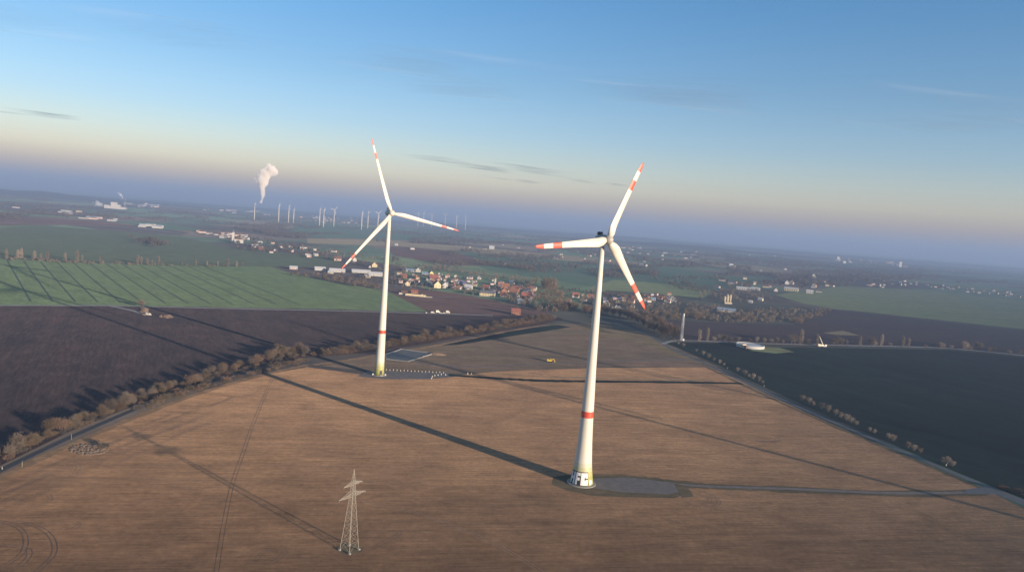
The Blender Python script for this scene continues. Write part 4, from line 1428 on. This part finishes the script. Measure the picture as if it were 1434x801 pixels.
# vehicles
def van(name, g, L, h, wd, label, group, body, cat, rz=0.0, box=True):
    root = empty(name, g, label, cat, group, rz)
    b = MB()
    hl, hw = L / 2, wd / 2
    prof = [(-hl, .5), (-hl, h), (hl * .45, h), (hl * .62, h * .62), (hl, h * .5), (hl, .5)] if box else \
           [(-hl, .4), (-hl * .98, h * .62), (-hl * .7, h * .66), (-hl * .5, h), (hl * .2, h), (hl * .5, h * .64), (hl * .98, h * .55), (hl, .4)]
    n = len(prof)
    vs = [(x, -hw, z) for x, z in prof] + [(x, hw, z) for x, z in prof]
    fs = [tuple(range(n)), tuple(reversed(range(n, 2 * n)))] + [(i, n + i, n + (i + 1) % n, (i + 1) % n) for i in range(n)]
    b.add(vs, fs)
    b.build('body', M[body], root)
    q = MB()
    for s in (-1, 1):
        q.box((hl * (.42 if box else -.15), s * (hw + .01), h * .78), (L * (.14 if box else .3), .04, h * .22))
    q.build('side_window', M['glass'], root)
    for x in (-hl * .62, hl * .62):
        for s in (-1, 1):
            wheel(root, x, s * (hw - .1), .36, .25)
    return root
trk = 'white vehicles parked where the tracks meet'
van('van', G(606, 438.5), 5.5, 2.4, 2.1, 'white van second from the left in the row at the track corner', trk, 'white', 'van', .1)
van('van', G(613, 438), 6.2, 3.8, 2.4, 'tall white van in the middle of the row at the track corner', trk, 'white', 'van', .4)
van('car', G(617.5, 439), 4.4, 1.6, 1.8, 'white low car right of the tall van at the track corner', trk, 'white2', 'car', .1, False)
van('car', G(622, 438.8), 4.4, 1.7, 1.8, 'greyish white car beside the box truck at the track corner', trk, 'pale_roof', 'car', .2, False)
van('truck', G(627.3, 438.6), 6.0, 3.9, 2.5, 'white box truck at the right end of the row at the track corner', trk, 'white', 'truck', .05)
van('car', G(597, 439), 2.4, 2.0, 1.6, 'tiny white car standing apart at the left of the row at the track corner', trk, 'white', 'car', 1.4, False)

# yellow machine in the upper field
g = G(770, 507)
ym = empty('excavator', g, 'small yellow excavator at work beside the pale track in the upper field', 'excavator', rz=-.1)
b = MB(); b.box((0, -1.1, .5), (4.4, .7, 1.0)); b.box((0, 1.1, .5), (4.4, .7, 1.0)); b.build('track', M['rubber'], ym)
b = MB(); b.box((-.6, 0, 1.8), (4.4, 2.9, 1.4)); b.box((-2.2, 0, 2.2), (1.4, 2.9, 1.8)); b.build('body', M['yellow'], ym)
b = MB(); b.box((.7, -.7, 2.9), (1.7, 1.3, 2.0), taper=.85); cb = b.build('cab', M['yellow'], ym)
b = MB(); b.box((1.5, -.7, 3.0), (.1, 1.0, 1.1)); b.box((.7, -1.34, 3.0), (1.0, .06, 1.0)); b.build('cab_window', M['glass'], cb)
b = MB(); b.tube((1.2, .5, 2.0), (3.6, .5, 3.6), .38, .3); b.tube((3.6, .5, 3.6), (5.0, .5, 1.6), .3, .22); b.build('boom', M['yellow'], ym)
b = MB(); b.box((5.0, .5, 1.0), (.9, 1.2, 1.0), taper=.7); b.build('bucket', M['yellow'], ym)

# white marker posts by the slender turbine
def post(g, h, r, label, group, name='marker_post'):
    root = empty(name, g, label, 'post', group)
    b = MB(); b.box((0, 0, h / 2), (r * 2, r * 2, h), taper=.85); b.build('post', M['white'], root)
    b = MB(); b.box((0, 0, h * .88), (r * 1.9, r * 1.9, h * .1)); b.build('reflector', M['dark'], root)
    return root
p0 = post(G(541, 518.3), 1.2, .26, 'white marker post in the row behind the slender turbine pad', 'marker posts by the slender turbine')
for k in range(1, 17):
    copy_tree(p0, G(541 + 80 * k / 16, 518.3 + 4.2 * k / 16 + .25 * math.sin(k * 2)))
for x, y in ((604.5, 530.5), (605.5, 528), (609, 526.5), (613.5, 526), (618, 525), (624, 525.5)):
    copy_tree(p0, G(x, y), 0, 1.2, 'larger white marker post in the curve at the end of the turbine pad', 'posts at the pad curve')
for x, y in ((655, 524), (660, 524.2), (1139, 483.5)):
    copy_tree(p0, G(x, y), 0, 1.3, 'single white post beside a field track', 'single posts')
for x, y, lab in ((31, 654, 'pale roadside pole nearest the left edge'), (100, 615, 'pale roadside pole by the left road above the rubble heap'), (3, 657, 'short pale roadside stump at the very left edge')):
    post(G(x, y), 3.4 if x > 10 else 1.4, (.04 if x > 10 else .10), lab, None, 'roadside_pole')
for x, y, lab in ((1070, 541, 'white roadside post halfway up the right road'), (1019, 516, 'white roadside post high on the right road'), (1325, 652, 'white roadside post low on the right road')):
    post(G(x, y), 1.3, .16, lab, None, 'roadside_post')

# water basin with pale rim
bp = [G(*q) for q in ((539, 497), (562, 489.5), (608, 495.5), (592, 500), (571, 506.5), (541, 503))]
bz = empty('storage_basin', (0, 0, 0), 'flat grey sheeted basin with pale rims behind the slender turbine', 'basin')
b = MB()
zz = .35
b.add([(q.x, q.y, zz) for q in bp], [tuple(reversed(range(6)))])
if (bp[1] - bp[0]).cross(bp[2] - bp[1]).z > 0: b.f[-1] = tuple(range(6))
b.build('sheet', M['basin'], bz)
b = MB()
for i in range(6):
    a, c = bp[i], bp[(i + 1) % 6]
    m_ = (a + c) / 2
    h = .9 if i in (0, 1, 2) else .5
    d_ = c - a
    b.box((m_.x, m_.y, h / 2), (d_.length + .4, 1.1, h), math.atan2(d_.y, d_.x))
b.build('rim', M['concrete'], bz)
hp = empty('soil_heap', G(612, 496.5), 'low pale soil heap at the right end of the grey basin', 'heap')
b = MB(); b.lathe([(0, 6), (.9, 4.5), (1.7, 2.4), (2.0, .2)], 14)
b.v = [(x * 1.7 + rnd.uniform(-.4, .4), y * .8 + rnd.uniform(-.4, .4), max(0, z + (rnd.uniform(-.25, .25) if z > .1 else 0))) for x, y, z in b.v]
b.build('heap', M['straw_clod'], hp)

# rubble heap by the left road
def heap(name, px0, px1, py0, py1, n, size, mat, label, cat, gap=.7):
    c = G((px0 + px1) / 2, (py0 + py1) / 2)
    r = random.Random(int(px0))
    root = empty(name, c, label, cat)
    b = MB()
    for i in range(n):
        a, q = r.uniform(0, 6.28), math.sqrt(r.random())
        x = (px0 + px1) / 2 + math.cos(a) * q * (px1 - px0) / 2
        y = (py0 + py1) / 2 + math.sin(a) * q * (py1 - py0) / 2
        p = G(x, y) - c
        s = size * r.uniform(.5, 1.3)
        o = len(b.v)
        ico = [(0, 0, 1), (.9, 0, .4), (.28, .85, .4), (-.72, .52, .4), (-.72, -.52, .4), (.28, -.85, .4), (.72, .52, -.4), (-.28, .85, -.4), (-.9, 0, -.4), (-.28, -.85, -.4), (.72, -.52, -.4)]
        zc = s * .25 * (1 + 1.2 * (1 - q))
        b.v += [(p.x + vx * s * r.uniform(.8, 1.5), p.y + vy * s * r.uniform(.7, 1.2), max(-.05, zc * .7 + vz * s * .4)) for vx, vy, vz in ico]
        fs = [(0, 1, 2), (0, 2, 3), (0, 3, 4), (0, 4, 5), (0, 5, 1), (1, 6, 2), (2, 7, 3), (3, 8, 4), (4, 9, 5), (5, 10, 1), (6, 7, 2), (7, 8, 3), (8, 9, 4), (9, 10, 5), (10, 6, 1)]
        b.f += [tuple(o + k for k in f) for f in fs]
        b.m += [0] * len(fs)
    b.build('heap', M[mat], root)
    return root
heap('rubble_heap', 98, 152, 622, 637, 300, .75, 'straw_clod', 'long heap of pale clods beside the left road on the stubble', 'heap')
plant('s', 'shrub', SHRUB, G(146, 629), 1.0, 'dark bush on the right end of the pale clod heap', 'shrub', None)
heap('straw_heap', 196, 207, 431, 441, 40, 2.2, 'straw_clod', 'pale lumpy heap at the end of the short track on the dark field', 'heap')
van('trailer', G(208, 441.5), 6, 2.6, 2.4, 'white trailer beside the lumpy heap on the dark field', None, 'white', 'trailer', -.2)
plant('t', 'bare_tree', TREES, G(198, 430), .8, 'single bare tree by the heap at the edge of the green field', 'tree', None)
heap('soil_heap', 224, 242, 441, 446, 26, 1.8, 'straw_clod', 'low reddish heap row right of the white trailer on the dark field', 'heap')

# farm yard with clamps and a red shed
fy = empty('silage_clamp', G(588, 415.5), 'low cream silage clamp walls in the yard at the brown field', 'silage clamp', rz=-.1)
b = MB()
b.box((-9, 0, 1.1), (34, 1.0, 2.2)); b.box((-9, 12, 1.1), (34, 1.0, 2.2)); b.box((-26, 6, 1.1), (1, 11, 2.2)); b.build('wall', M['cream'], fy)
b = MB(); b.box((-9, 6, .6), (32, 10.5, 1.2)); b.box((14, 3, .45), (14, 9, .9), taper=.8); b.build('cover', M['cream'], fy)
house(580.5, 410.5, 9.5, 'brickwall', 'red_roof', 'red shed behind the cream clamp walls in the farm yard', None, False, depth=.7, rk=.3, name='shed', cat='shed', chim=False, rot=0, hm=4, win=3)
house(566, 411.5, 8.5, 'brown_roof', 'brown_roof', 'dark open barn left of the red shed in the farm yard', None, False, depth=.8, rk=.25, name='shed', cat='shed', chim=False, rot=0, hm=3.4, win=3)
van('truck', G(561.5, 412.5), 7, 3, 2.6, 'white truck at the left end of the farm yard', None, 'white', 'truck', 0)
gt = empty('gas_dome', G(590.8, 414.5), 'pale dome tank at the right of the farm yard', 'tank')
b = MB(); b.lathe([(0, 2.2), (1.6, 2.2), (2.8, 1.5), (3.3, .1)], 18); b.build('dome', M['white2'], gt, True)
# water points on the green crop
for x, y, lab in ((707.5, 370.5, 'left'), (750, 370.8, 'middle'), (777, 379, 'right')):
    house(x, y, 2.2, 'white2', 'white_roof', 'tiny white hut standing alone on the teal crop, %s one of three' % lab, None, True, depth=1, rk=.3, name='field_hut', cat='hut', chim=False)

# ------------------------------------------------------------------ far settlements
def far_buildings(n, box, wm, hm, walls, roofs, label, group, slope=.0787, r=random.Random(3), name='far_building', cat='building'):
    for i in range(n):
        x = r.uniform(box[0], box[1])
        y = box[2] + (x - box[0]) * slope + r.uniform(-box[3], box[3])
        g = G(x, y)
        wd, h = r.uniform(*wm) * .72, r.uniform(*hm) * .62
        root = empty(name, g, label, cat, group, -math.atan2(g.x, g.y) + r.uniform(-.5, .5))
        b = MB()
        hw, hd, rh = wd / 2, wd * .35, h * .5
        b.add([(-hw, -hd, 0), (hw, -hd, 0), (hw, hd, 0), (-hw, hd, 0), (-hw, -hd, h), (hw, -hd, h), (hw, hd, h), (-hw, hd, h), (-hw, 0, h + rh), (hw, 0, h + rh)],
              [(0, 1, 5, 4), (2, 3, 7, 6), (1, 2, 6, 9, 5), (3, 0, 4, 8, 7)])
        b.build('wall', M[walls[r.randrange(len(walls))]], root)
        q = MB()
        for s in (-1, 1):
            q.add([(-hw - .4, s * (hd + .4), h - .2), (hw + .4, s * (hd + .4), h - .2), (hw + .4, 0, h + rh + .2), (-hw - .4, 0, h + rh + .2)], [(0, 1, 2, 3) if s < 0 else (3, 2, 1, 0)])
        q.build('roof', M[roofs[r.randrange(len(roofs))]], root)
W_, R_ = ['grey_render', 'white2', 'dull_cream', 'pinkwall'], ['grey_roof', 'brown_roof', 'red_roof', 'pale_roof']
far_buildings(40, (1236, 1434, 394, 3), (9, 17), (5, 9), W_, R_, 'tiny pale house in the far village strip at the right edge', 'far village at the right edge', .105)
far_buildings(10, (1208, 1240, 399, 2), (10, 18), (5, 8), W_, R_, 'tiny pale building on the left outskirts of the right edge village', 'outskirts of the right edge village')
far_buildings(24, (868, 975, 349, 5), (14, 34), (7, 12), W_, R_, 'tiny pale building of the hazy town right of the front rotor', 'hazy town right of the front rotor', .085)
far_buildings(22, (1170, 1270, 364, 3), (25, 60), (10, 24), W_, R_, 'hazy pale building of the town on the right skyline', 'town on the right skyline')
far_buildings(16, (178, 224, 287, 2.2), (40, 110), (10, 18), ['grey_render', 'pinkwall', 'white2'], ['grey_roof', 'pale_roof', 'white_roof'], 'far sunlit building in the works right of the smoking chimney', 'far works right of the chimney', .05)
far_buildings(16, (285, 375, 294, 2.5), (40, 100), (9, 16), ['grey_render', 'pinkwall', 'white2'], ['grey_roof', 'pale_roof', 'orange_roof', 'white_roof'], 'far sunlit hall below the steam plume', 'halls below the steam plume', .06)
far_buildings(34, (420, 502, 306, 4), (18, 50), (9, 18), W_, R_, 'far pale building in the town behind the group of turbines', 'town behind the far turbines', .06)
far_buildings(7, (115, 162, 306, 2.5), (25, 60), (7, 11), ['grey_render', 'pinkwall', 'white2'], ['grey_roof', 'pale_roof', 'white_roof'], 'far pale farm building below the smoking plant', 'far farm below the plant', .1)
far_buildings(8, (195, 228, 316, 2), (25, 55), (7, 12), ['white2'], ['white_roof', 'pale_roof'], 'white far hall right of the small road on the left', 'white halls on the left', .08)
far_buildings(20, (275, 345, 325, 4), (15, 40), (6, 10), W_, R_, 'pale building in the settlement around the white church', 'settlement around the white church', .12)
far_buildings(22, (355, 470, 345, 7), (12, 26), (6, 9), ['white2', 'pinkwall', 'brickwall'], R_, 'small roof among the wooded hamlet left of the slender tower', 'wooded hamlet left of the slender tower', .12)
far_buildings(14, (560, 860, 342, 8), (18, 40), (6, 10), W_, R_, 'scattered pale farm building beyond the straw strip', 'scattered farms beyond the straw strip', .06)
VR = ['brown_roof', 'grey_roof', 'brown_roof', 'red_roof', 'orange_roof', 'purple_roof']
far_buildings(44, (556, 700, 389, 9), (9, 15), (5, 8), W_, VR, 'small muted house half hidden by bare trees in the village', 'small houses of the village', .10, name='small_house', cat='house')
far_buildings(26, (700, 750, 404, 9), (10, 18), (5, 9), W_, VR, 'small muted house among the red roofs at the village end', 'small houses among the red roofs', .2, name='small_house', cat='house')
far_buildings(34, (782, 955, 418, 7), (9, 16), (5, 8), W_, VR, 'small muted house in the wooded strip behind the front tower', 'small houses behind the front tower', .01, name='small_house', cat='house')
far_buildings(20, (985, 1190, 398, 9), (12, 30), (5, 9), W_, VR, 'small muted building scattered through the right settlement', 'small buildings of the right settlement', .02)
far_buildings(14, (600, 1200, 345, 14), (14, 34), (6, 10), W_, R_, 'lone pale speck of a building on the hazy plain', 'lone buildings on the hazy plain', .05)
far_buildings(7, (10, 110, 290, 5), (20, 60), (7, 12), W_, R_, 'scattered pale building on the far left plain', 'buildings on the far left plain', .1)
# white church
g = G(328, 340)
chu = empty('church', g, 'white far church with a slim tower left of the steam plume hamlet', 'church', rz=.2)
b = MB(); b.box((-4, 0, 17), (7, 7, 34)); b.build('tower', M['white2'], chu)
b = MB(); b.box((-4, 0, 39), (7, 7, 10), taper=.05); b.build('spire', M['grey_roof'], chu)
b = MB(); b.box((14, 0, 6), (28, 14, 12)); b.build('nave', M['white2'], chu)
b = MB(); b.box((14, 0, 15), (29, 15, 6), taper=.3); b.build('roof', M['brown_roof'], chu)
# twin white towers on the right skyline
for x, y, h, lab in ((1173, 366, 48, 'tall white block on the right skyline, left of two'), (1182, 369, 24, 'low white block right of the tall one on the right skyline'), (1260, 374, 52, 'white tower block standing alone on the right skyline')):
    g = G(x, y)
    t = empty('tower_block', g, lab, 'tower block')
    b = MB(); b.box((0, 0, h / 2), (26, 20, h)); b.build('wall', M['white2'], t)
    b = MB(); b.box((0, 0, h + 2), (14, 12, 4)); b.build('roof', M['grey_roof'], t)

# industrial plant with chimney
g = G(161, 292.5)
k = mpp(g)
pl = empty('industrial_plant', g, 'sunlit white industrial plant with a tall chimney on the far left plain', 'plant', rz=.25)
b = MB(); b.box((-8 * k, 0, 2 * k), (6 * k, 60, 4 * k)); b.box((2 * k, 0, 1.3 * k), (20 * k, 70, 2.6 * k)); b.build('low_hall', M['white2'], pl)
b = MB(); b.box((-1 * k, 0, 4 * k), (6 * k, 50, 8 * k)); b.box((3.5 * k, 0, 2.6 * k), (5 * k, 50, 5.2 * k)); b.build('boiler_house', M['white2'], pl)
b = MB(); b.tube((11 * k, 0, 0), (11 * k, 0, 13 * k), .45 * k, .32 * k, 14); b.build('chimney', M['concrete'], pl)

# ------------------------------------------------------------------ steam and smoke
def vapour(name, blobs, density, color, label, cat, voxel):
    """closed cloud body with an even volume inside"""
    bm = bmesh.new()
    for c, r, sq in blobs:
        mt = Matrix.Translation(c) @ Matrix.Diagonal((r, r, r * sq, 1))
        bmesh.ops.create_icosphere(bm, subdivisions=3, radius=1, matrix=mt)
    me = bpy.data.meshes.new(name)
    bm.to_mesh(me)
    bm.free()
    m = bpy.data.materials.new(name)
    m.use_nodes = True
    t = m.node_tree
    t.nodes.clear()
    out = N(t, 'ShaderNodeOutputMaterial')
    v = N(t, 'ShaderNodeVolumePrincipled')
    v.inputs['Color'].default_value = (*color, 1)
    v.inputs['Density'].default_value = density
    v.inputs['Anisotropy'].default_value = -.4
    t.links.new(v.outputs[0], out.inputs['Volume'])
    me.materials.append(m)
    o = link(name, me)
    rm = o.modifiers.new('merge', 'REMESH')
    rm.mode = 'VOXEL'
    rm.voxel_size = voxel
    tex = bpy.data.textures.new(name + '_billow', 'CLOUDS')
    tex.noise_scale = voxel * 5
    tex.noise_depth = 3
    dm = o.modifiers.new('billow', 'DISPLACE')
    dm.texture = tex
    dm.strength = voxel * 4
    dm.mid_level = .5
    dm.texture_coords = 'GLOBAL'
    tag(o, label, cat)
    return o
PD = 5700
pr_ = random.Random(9)
bl = []
kk = PD / F
def pp(x, y): return AT(x, y, PD)
for x, y, r in [(366, 284, 2.2), (366.5, 281, 2.4), (367, 277, 2.6), (367.5, 273, 2.8), (368, 269, 3.2), (368, 265, 4), (367, 261, 5), (366, 257, 5.6), (363, 254, 4.5), (368, 253, 6.5), (371, 249, 6.5),
                (366, 247, 6), (369, 242, 6.5), (375, 242, 7), (364, 242, 4.5), (381, 239, 6), (384, 236, 4.5), (378, 236, 5), (373, 238, 5), (382, 232, 2.5), (386, 241, 3), (358, 250, 2)]:
    c = pp(x, y)
    for q in range(3):
        o_ = Vector((pr_.gauss(0, .3), pr_.gauss(0, .3), pr_.gauss(0, .3))) * r * kk
        bl.append((c + o_, r * kk * pr_.uniform(.55, .95), 1.0))
vapour('steam_plume', bl, .06, (1, .95, .88), 'tall sunlit steam plume rising like a mushroom on the left skyline', 'steam plume', 9)
PD = 6400
kk = PD / F
bl = [(AT(x, y, PD), r * kk, 1) for x, y, r in [(171.5, 278, .8), (171, 276, 1.1), (170, 274.5, 1.5), (168.5, 272.5, 1.8), (167, 271, 1.3), (165, 270, .9)]]
vapour('smoke_plume', bl, .03, (.97, .97, .97), 'thin pale smoke drifting from the chimney of the white plant', 'smoke', 4)
bl = [(AT(x, y, PD), r * kk, .8) for x, y, r in [(133, 288, 2.2), (137, 286, 3.4), (141, 286, 3.0), (136, 283, 2.4), (143, 289, 1.6), (130, 284, 1.4)]]
vapour('smoke_plume', bl, .02, (.93, .95, 1), 'low grey steam cloud left of the white plant', 'smoke', 6)

# ------------------------------------------------------------------ clouds, outside and above the haze
def cloud_mat(name, c, op, sx):
    m = bpy.data.materials.new(name)
    m.use_nodes = True
    t = m.node_tree
    t.nodes.clear()
    out = N(t, 'ShaderNodeOutputMaterial')
    df = N(t, 'ShaderNodeBsdfDiffuse')
    df.inputs[0].default_value = (*c, 1)
    tl = N(t, 'ShaderNodeBsdfTranslucent')
    tl.inputs[0].default_value = (*c, 1)
    ad = N(t, 'ShaderNodeMixShader', i_0=.5)
    t.links.new(df.outputs[0], ad.inputs[1]); t.links.new(tl.outputs[0], ad.inputs[2])
    tr = N(t, 'ShaderNodeBsdfTransparent')
    tc = N(t, 'ShaderNodeTexCoord')
    mp = N(t, 'ShaderNodeMapping')
    mp.inputs['Scale'].default_value = sx
    t.links.new(tc.outputs['Object'], mp.inputs[0])
    n1 = N(t, 'ShaderNodeTexNoise', i_Scale=1.0, i_Detail=6.0, i_Roughness=.6)
    t.links.new(mp.outputs[0], n1.inputs['Vector'])
    # fade towards the rim: distance from the middle of the streak
    ln = N(t, 'ShaderNodeVectorMath', operation='LENGTH')
    t.links.new(tc.outputs['Object'], ln.inputs[0])
    fd = N(t, 'ShaderNodeMapRange')
    fd.inputs[1].default_value = 1.0; fd.inputs[2].default_value = .35
    t.links.new(ln.outputs['Value'], fd.inputs[0])
    nr = N(t, 'ShaderNodeMapRange')
    nr.inputs[1].default_value = .34; nr.inputs[2].default_value = .56
    t.links.new(n1.outputs['Fac'], nr.inputs[0])
    mu = N(t, 'ShaderNodeMath', operation='MULTIPLY')
    t.links.new(fd.outputs[0], mu.inputs[0]); t.links.new(nr.outputs[0], mu.inputs[1])
    m2 = N(t, 'ShaderNodeMath', operation='MULTIPLY', i_1=op)
    t.links.new(mu.outputs[0], m2.inputs[0])
    mx = N(t, 'ShaderNodeMixShader')
    t.links.new(m2.outputs[0], mx.inputs[0]); t.links.new(tr.outputs[0], mx.inputs[1]); t.links.new(ad.outputs[0], mx.inputs[2])
    t.links.new(mx.outputs[0], out.inputs[0])
    return m
M['cloud'] = cloud_mat('cloud_streak', (.10, .11, .14), 1.0, (2.0, 5, 3))
def cloud(x0, y0, x1, y1, thick_px, dist, label):
    a, c = AT(x0, y0, dist), AT(x1, y1, dist)
    mid = (a + c) / 2
    L = (c - a).length / 2
    k = dist / F
    bm = bmesh.new()
    bmesh.ops.create_icosphere(bm, subdivisions=4, radius=1)
    for v in bm.verts:
        v.co.z *= 1 + .25 * math.sin(v.co.x * 5 + x0)
        v.co.y += .15 * math.sin(v.co.x * 4)
    me = bpy.data.meshes.new('cloud')
    bm.to_mesh(me)
    bm.free()
    me.polygons.foreach_set('use_smooth', [True] * len(me.polygons))
    me.materials.append(M['cloud'])
    o = link('cloud', me, None, mid)
    d = (c - a).normalized()
    y = Vector((0, 1, 0))
    z = d.cross(y).normalized()
    y = z.cross(d)
    o.matrix_world = Matrix.Translation(mid) @ Matrix((d, y, z)).transposed().to_4x4() @ Matrix.Diagonal((L * 1.35, L * .5, thick_px * k * .5, 1))
    tag(o, label, 'cloud', 'thin cloud streaks')
    return o
cloud(586, 220, 778, 241, 7, 33000, 'upper thin grey cloud streak between the two rotors')
cloud(628, 229, 796, 250, 5.5, 32000, 'lower thin grey cloud streak between the two rotors')
cloud(682, 247, 764, 258, 3.5, 31000, 'faint small cloud wisp under the two streaks')
cloud(806, 253, 876, 260, 3, 31500, 'faint small cloud wisp left of the upper blade tip of the front turbine')
cloud(-60, 148, 122, 167, 5, 33500, 'thin grey cloud streak at the left edge of the sky')

M['cirrus'] = cloud_mat('cirrus_veil', (.80, .80, .82), .30, (1.4, 4.5, 2))
for x0, y0, x1, y1, th, lab in ((-80, 20, 330, 52, 34, 'faint white cirrus veil high in the upper left of the sky'),
                                (420, 70, 800, 112, 26, 'faint white cirrus veil in the upper middle of the sky'),
                                (830, 120, 1434, 165, 30, 'faint long white cirrus veil on the right of the sky'),
                                (1180, 160, 1500, 190, 16, 'faint low white cirrus veil near the right edge of the sky'),
                                (560, 118, 980, 140, 16, 'faint thin white cirrus veil above the two rotors')):
    o = cloud(x0, y0, x1, y1, th, 46000, lab)
    o.data.materials[0] = M['cirrus']
    o['group'] = 'faint cirrus veils'
